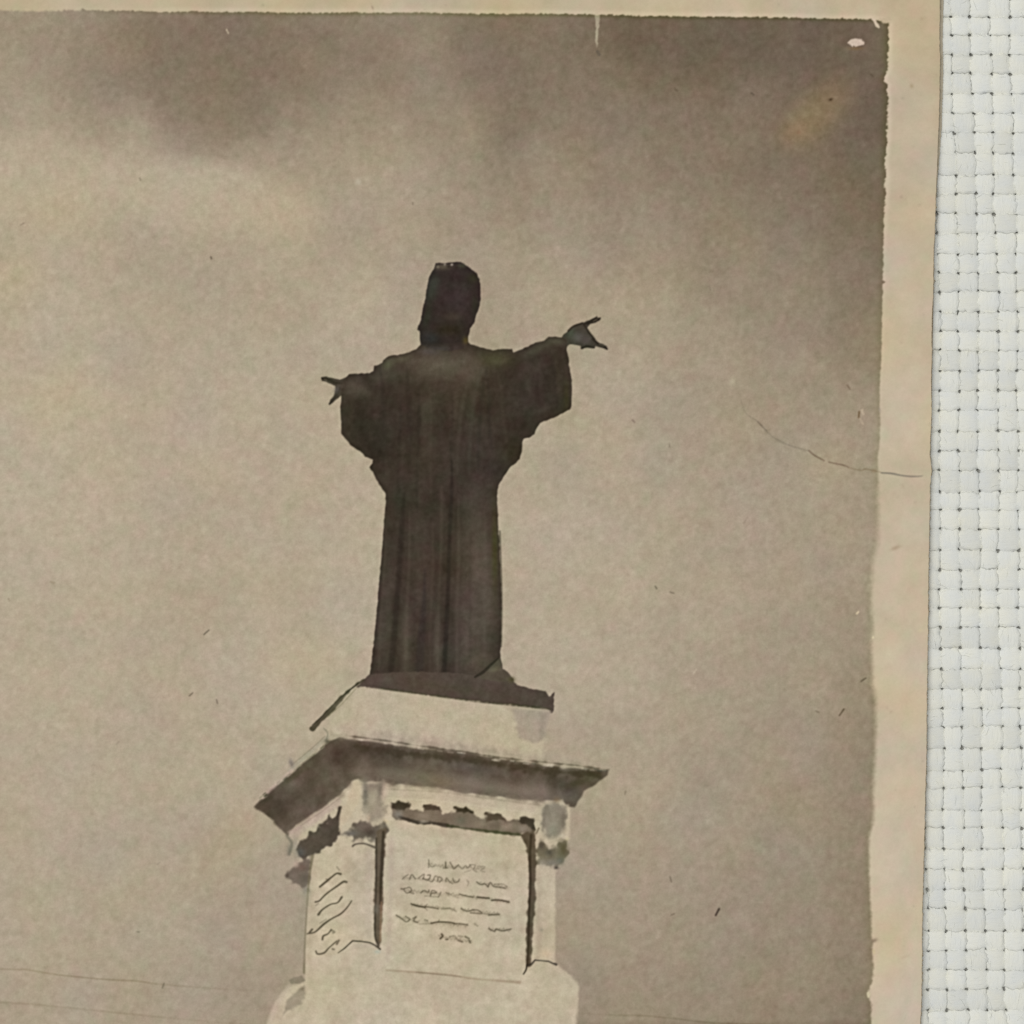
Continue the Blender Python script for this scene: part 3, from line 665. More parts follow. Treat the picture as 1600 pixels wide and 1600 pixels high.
fill([(846, 1268), (855, 1257), (868, 1253), (880, 1258), (885, 1268), (884, 1284), (878, 1300), (868, 1308), (858, 1311), (849, 1300), (846, 1285)], (138, 129, 112), 4.2, 1.4, id=CAP[2])
blob(880, 1280, 4, 18, (112, 103, 88), .6); blob(850, 1280, 3, 16, (118, 110, 94), .5); blob(864, 1276, 6, 14, (154, 145, 127), .55); blob(866, 1304, 10, 4, (116, 108, 92), .5)
blob(870, 1250, 6, 5, (122, 100, 76), .6); blob(862, 1296, 8, 8, (150, 146, 128), .6)
fill([(838, 1327), (844, 1314), (852, 1317), (858, 1328), (866, 1320), (878, 1309), (888, 1313), (889, 1330), (884, 1342), (877, 1350), (872, 1357), (864, 1352), (850, 1350), (840, 1350)], (116, 107, 86), 3.2, 1.6, id=CAP[2])
blob(880, 1326, 7, 10, (88, 80, 54), .85); blob(846, 1322, 5, 7, (82, 74, 62), .8); blob(858, 1332, 7, 6, (74, 70, 58), .7); blob(862, 1348, 12, 6, (132, 126, 112), .8); blob(875, 1345, 6, 5, (112, 110, 98), .6); blob(869, 1356, 3.5, 2.4, (70, 64, 54), .85); blob(847, 1348, 6, 6, (160, 150, 134), .6); blob(876, 1306, 5, 3, (200, 190, 166), .7); blob(886, 1311, 3, 3, (196, 184, 150), .7)
stroke([(842, 1294), (838, 1302)], 2.5, (104, 92, 74), .7, 1.3)
# grooves
g1 = [(588, 1298), (603, 1293), (601, 1330), (599, 1372), (598, 1420), (595, 1472), (593, 1482), (588, 1474), (584, 1450), (584, 1425), (586, 1370), (586, 1330)]
fill(g1, (98, 86, 68), 1.8, .5, id=GROOVE[0])
stroke([(599, 1300), (597, 1340), (595, 1380), (594, 1412)], [4, 5, 4, 3], (62, 53, 38), .85, 1.4); stroke([(588, 1310), (588, 1370), (587, 1415), (586, 1460), (591, 1478)], [2.4, 2.2, 2.4, 3, 3], (68, 60, 46), .85, 1.2)
blob(588, 1420, 4, 8, (112, 108, 92), .7); stroke([(596, 1410), (594, 1470)], 3, (146, 120, 92), .6, 1.4)
g2 = [(812, 1304), (826, 1300), (835, 1297), (838, 1330), (838, 1355), (836, 1380), (838, 1405), (833, 1440), (832, 1470), (830, 1500), (830, 1508), (823, 1511), (822, 1503), (823, 1450), (826, 1400), (826, 1350), (822, 1318)]
fill(g2, (90, 79, 62), 1.8, .6, id=GROOVE[1])
stroke([(830, 1305), (828, 1340), (829, 1380), (827, 1420), (826, 1470), (824, 1508)], [4, 4, 3.6, 3.4, 3.4, 3], (60, 51, 36), .85, 1.3)
stroke([(823, 1508), (822, 1515), (818, 1522)], [2.6, 2.4, 2], (56, 50, 38), .9, .9, id=GROOVE[1])
# thin drawn lines of the mouldings
stroke([(528, 1489), (538, 1482), (551, 1470), (565, 1471), (578, 1473), (586, 1477), (594, 1483)], [.8, 2, 2.2, 1.8, 2.2, 2.8, 3], (64, 58, 44), .9, .8, id=BASE, smooth=False)
blob(565, 1478, 18, 4, (186, 172, 152), .6); blob(590, 1487, 5, 3, (172, 180, 164), .6)
stroke([(826, 1508), (831, 1506), (836, 1500), (845, 1501), (857, 1502), (863, 1505), (869, 1507)], [3.5, 3, 2.4, 2, 2.2, 2.4, 4], (66, 60, 50), .85, .8, id=BASE, smooth=False)
blob(833, 1495, 3, 3, (206, 192, 164), .8); blob(852, 1490, 10, 8, (204, 182, 152), .7); blob(846, 1453, 3, 3, (150, 142, 122), .7)
stroke([(604, 1516), (650, 1519), (700, 1523), (737, 1529), (760, 1531), (812, 1535)], [2, 3, 2.4, 2.6, 2, 5], (150, 130, 106), .55, 1.6); stroke([(650, 1519), (720, 1526)], 1.4, (110, 98, 78), .5, .9)
stroke([(488, 1338), (484, 1365), (481, 1395), (478, 1440), (476, 1482), (475, 1520)], [5, 3.4, 3, 2.6, 2.6, 3.5], (122, 112, 88), .85, 1.5)
stroke([(479, 1400), (472, 1440), (470, 1500)], 12, (160, 150, 127), .5, 6)
fill([(451, 1532), (458, 1527), (472, 1524), (477, 1532), (470, 1537), (455, 1537)], (136, 126, 107), 1.6, .6, id=BASE)
fill([(476, 1540), (462, 1550), (448, 1562), (444, 1580), (438, 1593), (448, 1581), (460, 1577), (472, 1566), (477, 1560)], (148, 138, 118), 2.6, .8, alpha=.85); blob(473, 1545, 4, 3, (112, 102, 82), .7)
stroke([(452, 1542), (438, 1560), (428, 1580), (422, 1598)], 8, (190, 174, 154), .6, 4)
blob(620, 1560, 120, 25, (192, 179, 153), .5)

# inscriptions, as the strokes stand on the stone
INK = (84, 76, 58)
zr = np.random.default_rng(11)
for x0, y0, x1, y1 in ((669, 1351, 757, 1358), (629, 1371, 717, 1378), (745, 1379, 793, 1387), (626, 1390, 690, 1398), (697, 1396, 795, 1409), (642, 1413, 712, 1421), (721, 1421, 780, 1429), (619, 1431, 655, 1441), (663, 1441, 732, 1446), (764, 1452, 798, 1453), (686, 1463, 736, 1471)):
    n = int((x1 - x0) / 2.6); t = np.linspace(0, 1, n)
    pts = [(x0 + (x1 - x0) * a + zr.normal(0, .7), y0 + (y1 - y0) * a + (1 if i % 2 else -1) * zr.uniform(.4, 3.0)) for i, a in enumerate(t)]
    stroke(pts, np.clip(zr.normal(1.1, .35, n), .5, 2), (108, 98, 79), .5, .9, smooth=False)
    stroke([(x0, y0 + 1), (x1, y1 + 1)], 6, (170, 157, 133), .3, 2.5, smooth=False)
def ins(ox, oy, rows, idn):
    for pts, w, al in rows: stroke(Z(ox, oy, 8, pts), np.asarray(w) * 1.05 if not np.isscalar(w) else w * 1.05, INK, min(1, al), .9, id=idn)
FX, FY = 610, 1320
lines = [
 [([(478, 185), (482, 240), (478, 285)], 1.5, .6), ([(500, 265), (525, 275), (560, 262)], 1.6, .5), ([(690, 218), (692, 290)], 2.0, .75), ([(660, 292), (720, 290)], 1.4, .6), ([(745, 218), (775, 270), (795, 300), (850, 252)], 1.8, .65),
  ([(850, 255), (900, 300), (940, 260), (960, 290), (1000, 250)], 1.6, .5), ([(990, 250), (1060, 255), (1040, 310), (1080, 340)], 1.6, .42), ([(1090, 270), (1180, 275), (1130, 320), (1180, 340)], 1.8, .3), ([(930, 340), (1000, 320)], 1.4, .3)],
 [([(150, 430), (185, 395), (222, 374)], 1.4, .6), ([(240, 432), (268, 375), (312, 425)], 1.7, .65), ([(350, 418), (420, 368), (408, 430)], 1.5, .6), ([(405, 420), (470, 440), (500, 382), (465, 380)], 1.7, .75), ([(470, 440), (520, 462), (560, 392), (585, 400)], 1.4, .6),
  ([(590, 460), (602, 402), (650, 430), (615, 465)], 1.6, .65), ([(692, 458), (700, 415), (740, 462), (778, 485)], 1.6, .6), ([(780, 420), (805, 470), (850, 455), (860, 430)], 1.7, .6), ([(955, 440), (975, 470), (965, 512)], 1.8, .28), ([(1080, 465), (1130, 497), (1180, 490), (1222, 528)], 1.8, .7), ([(1222, 520), (1250, 470), (1290, 520), (1370, 532), (1440, 545)], 1.7, .7), ([(1460, 522), (1400, 492), (1300, 492)], 1.4, .5)],
 [([(130, 552), (190, 545), (240, 532), (265, 575), (205, 602), (165, 560)], 1.6, .65), ([(240, 592), (292, 612)], 1.5, .6), ([(380, 602), (420, 572), (470, 592), (482, 566)], 1.7, .7), ([(500, 640), (522, 572), (580, 596), (520, 604)], 1.7, .7), ([(600, 655), (632, 592)], 1.5, .6), ([(430, 640), (600, 652)], 1.2, .45), ([(700, 600), (765, 626)], 1.6, .35),
  ([(780, 640), (850, 662)], 1.2, .3), ([(860, 615), (950, 640), (1040, 656)], [1.4, 2.0, 1.6], .7), ([(1085, 652), (1160, 662), (1235, 668)], 2.6, .85), ([(1265, 694), (1350, 690), (1430, 704), (1482, 716)], 2.6, .85)],
 [([(258, 738), (330, 762), (435, 782)], [1.8, 3.0, 2.2], .95), ([(425, 780), (462, 742)], 1.3, .6), ([(430, 788), (462, 820)], 1.2, .5), ([(440, 775), (520, 785), (600, 800)], 1.8, .75), ([(640, 800), (760, 798), (822, 835)], 2.2, .32), ([(885, 798), (960, 830), (1040, 812)], 2.0, .65), ([(1040, 812), (1095, 818), (1140, 858), (1000, 850)], 1.8, .65), ([(1150, 862), (1255, 870), (1300, 880)], 1.4, .45), ([(1230, 880), (1300, 872), (1360, 870)], 2.2, .65)],
 [([(75, 880), (150, 930), (200, 962), (242, 930), (190, 895)], 1.9, .7), ([(282, 922), (322, 900), (290, 950), (342, 972)], 1.9, .7), ([(430, 938), (465, 948)], 2.2, .5), ([(360, 990), (480, 985)], 1.2, .35), ([(508, 982), (600, 965), (740, 970), (800, 982)], 2.4, .85), ([(600, 960), (610, 940)], 1.2, .6), ([(800, 985), (880, 988), (965, 1002)], 2.2, .6), ([(1050, 985), (1090, 1015)], 2.6, .3), ([(1230, 1048), (1300, 1082), (1322, 1056), (1400, 1076), (1502, 1054)], 1.9, .75)],
 [([(640, 1118), (655, 1140), (625, 1172)], 2.8, .85), ([(695, 1182), (715, 1182)], 2.6, .75), ([(740, 1150), (800, 1140), (832, 1182), (905, 1212)], 2.4, .4), ([(850, 1140), (905, 1150)], 2.4, .35), ([(935, 1148), (982, 1172)], 2.6, .65), ([(985, 1195), (998, 1222)], 2.6, .7), ([(850, 1200), (900, 1215)], 1.8, .5)]]
for row in lines: ins(FX, FY, row, pid('inscription_line', 'printed_pedestal'))
SX, SY = 460, 1320
sides = [
 [([(318, 525), (400, 458), (470, 400), (530, 358), (578, 366)], [2.4, 2.6, 2, 1.8, 2.6], .9), ([(530, 275), (562, 318)], 1.4, .4), ([(395, 425), (425, 440)], 1.2, .5)],
 [([(262, 715), (312, 700), (370, 640), (440, 582), (540, 512), (612, 462), (652, 466)], [2, 1.8, 2, 1.8, 2.2, 2.6, 2.6], .85), ([(265, 760), (300, 735)], 1.3, .4)],
 [([(300, 872), (350, 810), (450, 746), (540, 722), (592, 655)], [3, 1.8, 1.6, 1.6, 2.6], .85)],
 [([(160, 1112), (260, 1088), (370, 990), (470, 922), (580, 862), (660, 782), (716, 700)], [1.4, 1.8, 2.6, 1.6, 2, 1.6, 1.2], .85), ([(190, 1095), (222, 1058)], 2.4, .8), ([(320, 980), (400, 930)], 1.2, .4)],
 [([(350, 1185), (362, 1140), (420, 1112), (460, 1062)], [2.4, 2.2, 1.6, 1.8], .8), ([(460, 1065), (502, 1090), (480, 1100)], 2.2, .5)],
 [([(268, 1330), (292, 1365), (372, 1350), (430, 1290), (530, 1202)], [1.8, 2, 2.2, 1.6, 1.4], .8), ([(530, 1240), (556, 1195)], 2.4, .65), ([(475, 1302), (495, 1308)], 2.2, .6)]]
for row in sides: ins(SX, SY, [(a, np.asarray(b) * 1.25 if not np.isscalar(b) else b * 1.25, c) for a, b, c in row], pid('inscription_line', 'printed_pedestal'))

# ---- ageing marks in the sky
STAIN = pid('stain', 'printed_sky')
P = win(1205, 105, 1340, 245, 0)
sx, sy = XX[P] - 1276, YY[P] - 178
u = (sx * .70 - sy * .714) / 66; v = (sx * .714 + sy * .70) / 33
a = np.exp(-(u * u + v * v) ** 1.4)
put(P, (143, 122, 91), a * .62); ID[P][a > .45] = STAIN
blob(1242, 205, 26, 18, (148, 123, 94), .5, -20); blob(1248, 207, 4, 3, (130, 98, 74), .5); blob(1298, 155.5, 3.4, 2, (72, 58, 40), .9, -25)
SPECK = lambda: pid('speck', 'printed_sky')
for x, y, l, ang, w, c, al in ((1362, 118, 5, 45, 2.4, (92, 78, 62), .8), (1354, 152, 4, 30, 2, (92, 80, 66), .6), (330, 403, 3, 70, 2.4, (90, 80, 66), .85), (322.5, 988, 10, -42, 2.0, (92, 84, 70), .9), (298.5, 1085, 7, -42, 1.8, (100, 90, 76), .85),
    (339, 1096, 6, 75, 1.7, (96, 86, 72), .8), (1121, 1425, 11, -62, 3.2, (66, 56, 46), .95), (1048, 1374, 8, 75, 1.8, (104, 92, 76), .75), (1051, 1429, 6, -25, 1.8, (108, 96, 80), .7), (1025, 918, 4, 60, 2.2, (98, 88, 74), .8),
    (1050, 926, 6, 20, 1.8, (100, 90, 76), .7), (990, 658, 5, 50, 2.4, (122, 106, 92), .7), (1046, 696, 5, 85, 1.6, (118, 104, 88), .7), (1315, 1113, 12, -55, 2.4, (82, 70, 52), .9), (1277, 1112, 5, 20, 2.4, (112, 98, 80), .7), (1349, 1062, 9, -35, 2.2, (84, 72, 58), .85),
    (1326, 605, 8, 55, 2.0, (112, 96, 78), .8), (1342, 648, 9, 95, 2.8, (104, 84, 58), .9), (255, 1540, 8, -70, 1.8, (106, 98, 80), .8), (216, 1456, 3, 0, 2.6, (122, 112, 94), .7), (248, 1349, 5, -45, 1.6, (138, 126, 108), .6), (35, 350, 6, -30, 2, (130, 116, 96), .8), (219, 280, 4, 70, 2.4, (128, 116, 98), .7),
    (1057, 141, 4, 30, 2.6, (92, 78, 62), .7), (1176, 147, 5, 40, 2.6, (88, 78, 62), .7), (645, 318, 3, 80, 1.8, (116, 104, 88), .7), (935, 83, 6, 60, 4.5, (98, 88, 76), .8), (82, 910, 5, 20, 3, (150, 134, 110), .6), (14, 937, 4, 60, 2.4, (140, 124, 104), .6), (1165, 813, 12, -55, 1.4, (140, 126, 106), .6), (977, 1239, 6, -75, 1.6, (120, 108, 92), .6), (1109, 450, 5, 70, 3, (128, 112, 96), .6), (184, 1161, 6, -45, 1.6, (140, 128, 110), .6), (305, 968, 4, -20, 2, (140, 126, 108), .5)):
    dx, dy = math.cos(math.radians(ang)) * l / 2, math.sin(math.radians(ang)) * l / 2
    stroke([(x - dx, y - dy), (x + dx, y + dy)], w, c, al * .85, 1.1, id=SPECK(), smooth=False)
CHIP = lambda: pid('emulsion_chip', 'printed_sky')
def chip(pts, col, soft=.9, rag=.5, dep=.5):
    fill(pts, col, soft, rag, id=CHIP(), field=N1)
    P, a, _ = mask(pts, soft, rag, field=N1); RELIEF[P] -= dep * a
chip([(1325, 67), (1331, 62), (1336, 60), (1340, 61), (1346, 62), (1350, 67), (1348, 70), (1342, 71), (1337, 73), (1334, 72), (1332, 74), (1328, 70)], (200, 184, 165))
blob(1337, 76, 12, 2.6, (128, 104, 70), .6)
chip([(928.5, 20), (937, 20), (936, 40), (934.5, 56), (934, 72), (932, 74), (930, 62), (931, 40)], (166, 154, 132), .9, .4, .3)
chip([(354, 44), (358, 52), (357, 54), (353, 47)], (186, 172, 146), .9, .2, .2)
chip([(1344, 641), (1348, 638), (1351, 648), (1348, 650)], (180, 165, 142), 1.2, .2, .1)
chip([(1342, 653), (1345, 655), (1350, 664), (1346, 662)], (176, 161, 138), 1.2, .2, .1)
chip([(1337, 958), (1342, 953), (1342, 957), (1338, 961)], (206, 190, 160), .8, .2, .3)
stroke([(1083, 1053), (1088, 1046)], 1.6, (192, 180, 156), .8)
blob(560, 284, 5, 5, (188, 178, 158), .8); blob(734, 203, 4, 13, (160, 148, 124), .6, -18); blob(1145, 594, 5, 8, (184, 172, 148), .6, 20); blob(1010, 244, 3, 3, (150, 140, 120), .5)

# ---- the paper border round the picture
TOP = np.array([(-300, 14), (-209, 15), (0, 16.5), (60, 17.5), (122, 16), (128, 14.5), (135, 16.5), (200, 17), (250, 18.5), (300, 18), (330, 19), (400, 18.5), (440, 20), (500, 20), (560, 19.5), (600, 20), (660, 19.5), (700, 21), (780, 22), (840, 21.5),
                (930, 23), (975, 23.5), (1000, 25), (1100, 26), (1200, 27), (1290, 29), (1360, 30.5), (1390, 35)], float)
RIGHT = np.array([(-50, 1390), (31, 1389), (55, 1388), (85, 1387), (105, 1388.5), (114, 1386), (120, 1381), (127, 1381), (133, 1386), (140, 1384.5), (155, 1387), (180, 1386), (205, 1386), (235, 1384), (258, 1382), (272, 1384), (290, 1382.5), (310, 1383), (340, 1381),
                  (380, 1380), (410, 1380), (438, 1379), (441, 1383), (444, 1379), (500, 1378), (560, 1377), (590, 1375), (640, 1374), (660, 1375.5), (690, 1374), (720, 1371), (745, 1372), (800, 1372), (850, 1371), (880, 1364), (920, 1361), (950, 1361), (980, 1364), (1005, 1361),
                  (1025, 1362), (1050, 1363.5), (1070, 1362), (1078, 1366), (1100, 1368), (1150, 1368), (1200, 1366), (1240, 1363.5), (1270, 1365.5), (1290, 1363), (1305, 1358), (1350, 1358), (1390, 1359), (1430, 1361), (1466, 1362), (1470, 1369), (1480, 1363), (1500, 1367), (1512, 1369),
                  (1525, 1366), (1540, 1360), (1548, 1354), (1560, 1357), (1570, 1361), (1600, 1362), (2060, 1352)], float)
m_ = RIGHT[:, 0] > 1440; RIGHT[m_, 1] = .5 * RIGHT[m_, 1] + .5 * np.interp(RIGHT[m_, 0], [1440, 1600, 2060], [1361, 1361, 1352])
yT = np.interp(XX, TOP[:, 0], TOP[:, 1]).astype(np.float32); xR = np.interp(YY, RIGHT[:, 0], RIGHT[:, 1]).astype(np.float32)
rag_r = np.interp(YY, [0, 300, 420, 700, 900, 1450, 1600], [1.0, .8, .35, .2, .3, .3, .6]).astype(np.float32)
soft_r = np.interp(YY, [0, 300, 600, 730, 800, 870, 1000, 1250, 1320, 1600], [1.0, 1.0, 1.5, 2.4, 7, 7, 6, 6, 3.5, 2.6]).astype(np.float32)
sdR = XX - xR + rag_r * (N1 + .6 * N2)
sdT = yT - YY + .45 * N1 + .4 * N2
soft_t = np.interp(XX, [-300, 0, 90, 160, 260, 1400], [2.5, 2.5, 2.2, 1.2, .8, .8]).astype(np.float32)
aR = smooth01(.5 + sdR / (2 * soft_r)); aT = smooth01(.5 + sdT / (2 * soft_t))
aO = smooth01(.5 + (-209 - XX + N2) / 2) + smooth01(.5 + (YY - 2060 + N2) / 2)
# darker, greenish developing edge just inside the border
rim = np.exp(-np.clip(yT - YY, -99, 0) ** 2 / (2 * 3.2 ** 2)) * smooth01((XX - 60) / 400) * (YY > yT - 4)
rim2 = np.exp(-np.clip(sdR, -99, 0) ** 2 / (2 * 6.0 ** 2)) * np.interp(YY, [0, 200, 420, 650, 900, 1300, 1600], [.8, .8, .45, .5, .35, .45, .5])
C -= np.clip(rim + rim2, 0, 1.2)[..., None].astype(np.float32) * np.array((15, 10, 19), np.float32)
b_t = np.interp(YY, [-70, 0, 60, 300, 600, 1000, 1600], [188, 190, 190, 193, 196, 198, 200]).astype(np.float32)  # darker towards the top: uneven lighting painted into the border tone
b_t += np.interp(XX, [-289, 0, 500, 1300, 1460], [0, -3, 0, 3, 0]).astype(np.float32) * (YY < 40)
border = np.stack([b_t, b_t - 15.5, b_t - 40 - 4 * smooth01((200 - YY) / 200)], -1).astype(np.float32)
border += (1.2 * N8 + 1.6 * N20)[..., None] + (CH2 * 1.6)[..., None] * np.array((.4, 0, -1), np.float32) + CH1[..., None] * np.array((.8, -.3, .2), np.float32)
lip = np.exp(-((yT - YY - 4) / 3.5) ** 2) * smooth01((XX - 100) / 300) * smooth01((1390 - XX) / 10)      # paler line of bare paper next to the picture
border += (lip * np.array(7, np.float32))[..., None] * np.array((1, .92, 1.0), np.float32)
lip = np.exp(-((XX - xR - 4) / 3.5) ** 2) * smooth01((480 - YY) / 200) * smooth01((YY - 30) / 10)
border += (lip * 7)[..., None].astype(np.float32) * np.array((1, .95, 1.05), np.float32)
fleck = (noise(1.6, 31) > 3.1) * .35
border *= (1 - .25 * blur(fleck.astype(np.float32), 1.2))[..., None]
aB = np.clip(aR + aT + aO, 0, 1)
C += (border - C) * aB[..., None]
sd_b = np.maximum(sdR, np.maximum(sdT, np.maximum(-209 - XX, YY - 2060)))
ID[sd_b > 0] = 0
chip([(1361, 29), (1367, 30), (1371, 36), (1375, 43), (1373, 45), (1368, 42), (1365, 35)], (204, 187, 164), .9, .3, .3)
chip([(1371, 29), (1392, 29), (1392, 36), (1389, 36), (1380, 37), (1375, 33)], (191, 174, 146), 1.6, .4, .0)
chip([(1363, 1484), (1366, 1482), (1367, 1489), (1364, 1492)], (200, 184, 150), 1.4, .4, .1)
chip([(1354, 1551), (1357, 1548), (1360, 1553), (1358, 1560), (1355, 1558)], (202, 190, 160), 1.2, .4, .1)
chip([(1362, 996), (1364, 993), (1366, 996), (1364, 999)], (214, 200, 168), .8, .2, .1)
for x, y, rx_, ry_, c, al in ((1399, 856, 8, 3, (158, 138, 112), .55), (1424, 135, 2.4, 3.2, (160, 142, 112), .6), (1440, 30, 3, 3, (170, 150, 122), .4), (1410, 760, 3, 4, (178, 160, 136), .5), (582, 12, 1.2, 3, (140, 122, 100), .6), (1366, 1469, 5, 3, (140, 124, 104), .8), (1437, 985, 3, 2.5, (212, 196, 160), .5), (1392, 1112, 2.4, 2.4, (180, 162, 138), .5), (1413, 1495, 8, 2, (184, 164, 140), .4), (1374, 640, 2, 4, (150, 140, 126), .5), (1366, 736, 4, 3, (150, 126, 100), .5)):
    blob(x, y, rx_, ry_, c, al, -20)

# ---- the crack running in from the right edge
CRACK = pid('crack', 'printed_sky')
def crack(pts, w, al, col, dep):
    P, a = stroke(pts, w, col, al * .8, 1.0, id=CRACK)
    RELIEF[P] -= dep * a
crack([(1158, 625), (1165, 645), (1183, 658), (1196, 672), (1208, 683), (1224, 692), (1240, 698), (1264, 705)], [1, 1.2, 2.2, 1.8, 1.6, 2.4, 2.0, 1.2], .38, (104, 94, 80), .6)
crack([(1184, 659), (1198, 673)], 1.6, .5, (92, 82, 70), .6)
crack([(1264, 704), (1272, 711), (1288, 720)], [1.8, 2.2, 1.6], .85, (104, 82, 66), 1.0)
crack([(1295, 722), (1308, 725), (1318, 727), (1326, 730)], [2, 1.8, 2.4, 1.2], .75, (104, 84, 68), 1.0)
crack([(1326, 731), (1346, 735), (1352, 733), (1372, 737), (1378, 739)], [1, 2, 3, 1.2, 1.2], .55, (120, 100, 76), .8)
crack([(1377, 739), (1388, 739.5), (1396, 740.5), (1408, 743), (1422, 744.5), (1434, 744.5), (1441, 744)], [1.6, 2.2, 2.6, 1.8, 2.0, 1.6, .8], .85, (104, 98, 90), 1.4)

# ---- grain, blotches, the slight over-sharpening of the camera
for k in range(3): C[..., k] = blur(C[..., k], .85)
lum0 = C.mean(-1)
dark = np.clip((120 - C[..., 0]) / 70, 0, 1)
for k in range(3): C[..., k] += 0.55 * (C[..., k] - blur(C[..., k], 2.6))
inpic = (1 - aB)
g = 2.5 * N2 + 1.3 * N4 + .4 * N8 + 1.1 * N1
C += (g * (0.35 + .65 * inpic) * (1 - .25 * dark))[..., None]
chroma = (CH1 * .9 + CH3 * .5)[..., None] * np.array((1.0, -.45, .35), np.float32) + (CH2 * .8)[..., None] * np.array((.5, .3, -1.0), np.float32)
C += chroma * (0.5 + .5 * inpic)[..., None]
C = np.clip(C, 18, 240)
ALB = (s2l(C) / LIT).astype(np.float32)
ALB = np.clip(ALB, 0.004, 0.9)

# ------------------------------------------------------------------ lattice to meshes, one per part
print_root = empty('photograph_print')
print_root['label'] = 'old sepia photograph print of a robed statue on a pedestal, with cream paper border'
print_root['category'] = 'photograph'

gr = np.abs(np.diff(lum0, axis=0))[:-0 or None, :-1] + np.abs(np.diff(lum0, axis=1))[:-1, :]
nid = np.zeros((NY, NX), bool)
nid |= (ID[:-1, :-1] != ID[1:, :-1]) | (ID[:-1, :-1] != ID[:-1, 1:])
nid |= (ID[:-1, :-1] > 1) | (gr > 3.0)
need = nid.reshape(NY // 2, 2, NX // 2, 2).any((1, 3))
need2 = need.copy()
need2[1:] |= need[:-1]; need2[:-1] |= need[1:]; need2[:, 1:] |= need[:, :-1]; need2[:, :-1] |= need[:, 1:]
need = need2
W = NX + 1
ci, cj = np.nonzero(~need)
cq = np.stack([(ci * 2 + 2) * W + cj * 2, (ci * 2 + 2) * W + cj * 2 + 2, ci * 2 * W + cj * 2 + 2, ci * 2 * W + cj * 2], -1)
cid = ID[ci * 2 + 1, cj * 2 + 1]
fi, fj = np.nonzero(np.repeat(np.repeat(need, 2, 0), 2, 1))
fq = np.stack([(fi + 1) * W + fj, (fi + 1) * W + fj + 1, fi * W + fj + 1, fi * W + fj], -1)
fid = ID[fi, fj]
quads = np.concatenate([cq, fq]); qid = np.concatenate([cid, fid])
LIFT = 0.20e-3 * smooth01((XX - 1280) / 190.0)      # the sheet's right edge stands off the cloth a little
VZ = PAPER_T + LIFT + RELIEF * S
VERT = np.stack([wx(XX), wy(YY), VZ], -1).reshape(-1, 3).astype(np.float32)
VCOL = ALB.reshape(-1, 3)

PY = [-70, 60, 130, 200, 250, 300, 330]; PW = [7, 6, 6, 5.5, 4, 2, 0.5]
yy = np.arange(-70, 332, 2.0); ex = np.interp(yy, EDGE[:, 0], EDGE[:, 1]) + np.interp(yy, PY, PW) + np.random.default_rng(9).normal(0, .35, len(yy))
m = len(yy); pv = []
for zt, dx in ((0.07e-3, 0), (0.0, .6)):
    pv += [(wx(e + dx), wy(y), zt) for e, y in zip(ex, yy)]
pv += [(wx(1440), wy(y), 0.07e-3) for y in yy]
a = np.arange(m - 1)
pf = np.vstack([np.stack([a, a + 1, m + a + 1, m + a], -1), np.stack([2 * m + a, 2 * m + a + 1, a + 1, a], -1)])
ply = mesh_obj('lower_ply', pv, pf, M_PAPER, print_root, col=np.tile(s2l((194, 183, 160)) / LIT, (len(pv), 1)))
ply['label'] = 'pale lower layer of the paper showing at the edge'
part_empty = {}
for nm in ('printed_statue', 'printed_pedestal'): part_empty[nm] = empty(nm, print_root)
part_empty['printed_statue']['label'] = 'dark bronze robed statue with both arms held out'
part_empty['printed_pedestal']['label'] = 'pale stone pedestal with cornice and carved inscription'
NOTE = {'stain': 'yellowish brown stain', 'crack': 'fine dark crack running in from the edge', 'printed_sky': 'brown clouded sky', 'cornice': 'dark overhanging cornice',
        'paper_sheet': 'cream paper border with worn edge', 'front_panel': 'pale front panel with carved lettering'}
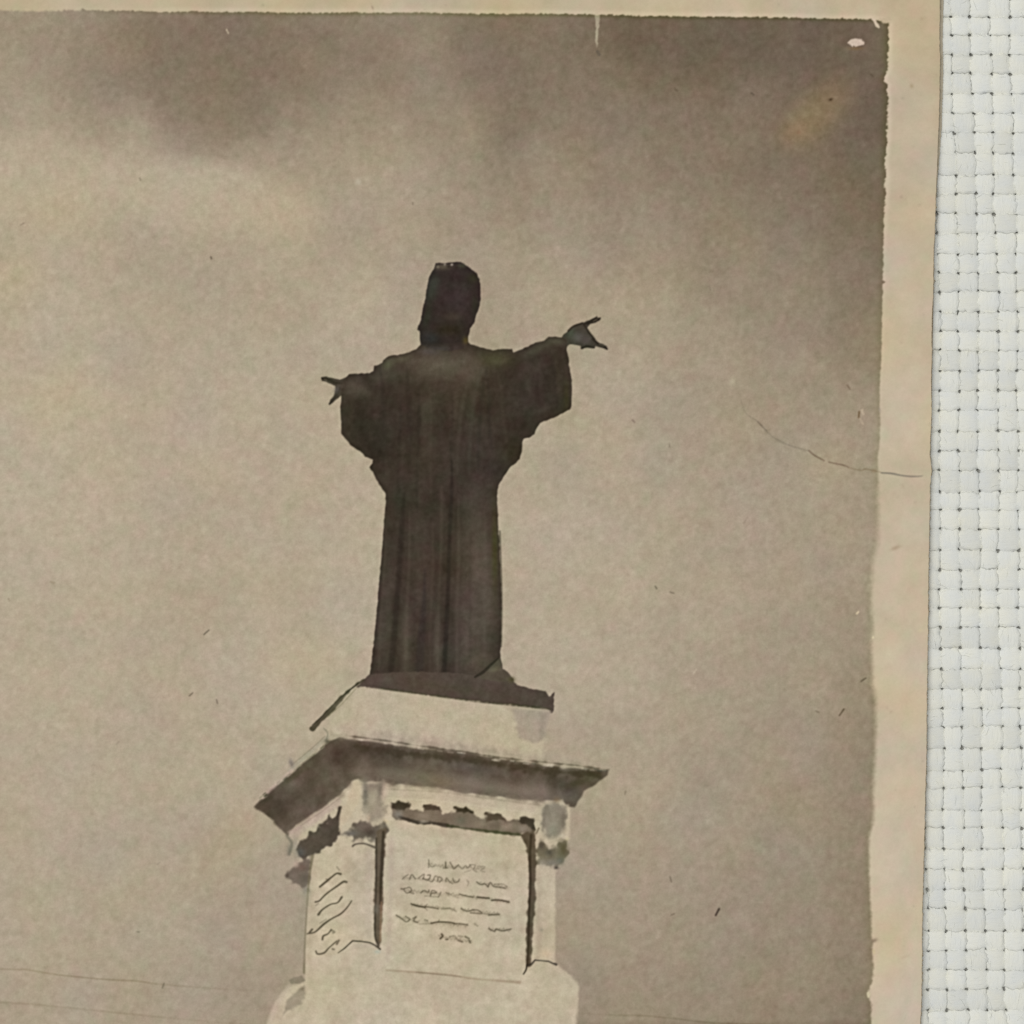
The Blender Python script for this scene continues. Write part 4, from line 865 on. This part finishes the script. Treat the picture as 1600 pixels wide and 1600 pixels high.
order = np.argsort(qid, kind='stable'); quads = quads[order]; qid = qid[order]
first = np.searchsorted(qid, np.arange(len(IDS))); last = np.searchsorted(qid, np.arange(len(IDS)), 'right')
made = {}
for i, key in enumerate(IDS):
    q = quads[first[i]:last[i]]
    if len(q) == 0: continue
    vi, inv = np.unique(q.ravel(), return_inverse=True)
    f = inv.reshape(-1, 4); vv = VERT[vi]; cc = VCOL[vi]
    if key == 'paper_sheet':
        # walls and underside of the sheet
        ring = [(NY, j) for j in range(0, NX, 2)] + [(i2, NX) for i2 in range(NY, 0, -1)] + [(0, j) for j in range(NX, 0, -2)] + [(i2, 0) for i2 in range(0, NY, 2)]
        rr = np.array([a * W + b for a, b in ring]); top = VERT[rr].copy(); bot = top.copy(); bot[:, 2] -= PAPER_T
        mid = top.copy(); mid[:, 2] -= PAPER_T * .55
        n0 = len(vv); m = len(rr)
        right = top[:, 0] > wx(1400)
        mid[right, 0] += (np.abs(np.random.default_rng(5).normal(1.2, .8, m)) * S)[right]
        edgec = np.tile(s2l((176, 160, 134)) / LIT, (m, 1))
        vv = np.vstack([vv, top, mid, bot]); cc = np.vstack([cc, edgec, edgec, edgec * .9])
        a = np.arange(m); b = (a + 1) % m
        f = np.vstack([f, np.stack([n0 + a, n0 + m + a, n0 + m + b, n0 + b], -1), np.stack([n0 + m + a, n0 + 2 * m + a, n0 + 2 * m + b, n0 + m + b], -1)])
        cnr = [NX // 2 * 0, len(range(0, NX, 2)), len(range(0, NX, 2)) + NY, len(range(0, NX, 2)) * 2 + NY]
        f = np.vstack([f, [[n0 + 2 * m + c for c in cnr[::-1]]]])
    parent = print_root
    g = PART_OF[key]
    if g == 'printed_sky': parent = made['printed_sky']
    elif g: parent = part_empty[g]
    ob = mesh_obj(key, vv, f, M_PAPER if key == 'paper_sheet' else M_PRINT, parent, smooth=(key != 'paper_sheet'), col=cc)
    if key in NOTE: ob['label'] = NOTE[key]
    if key in ('printed_sky', 'paper_sheet'): made[key] = ob
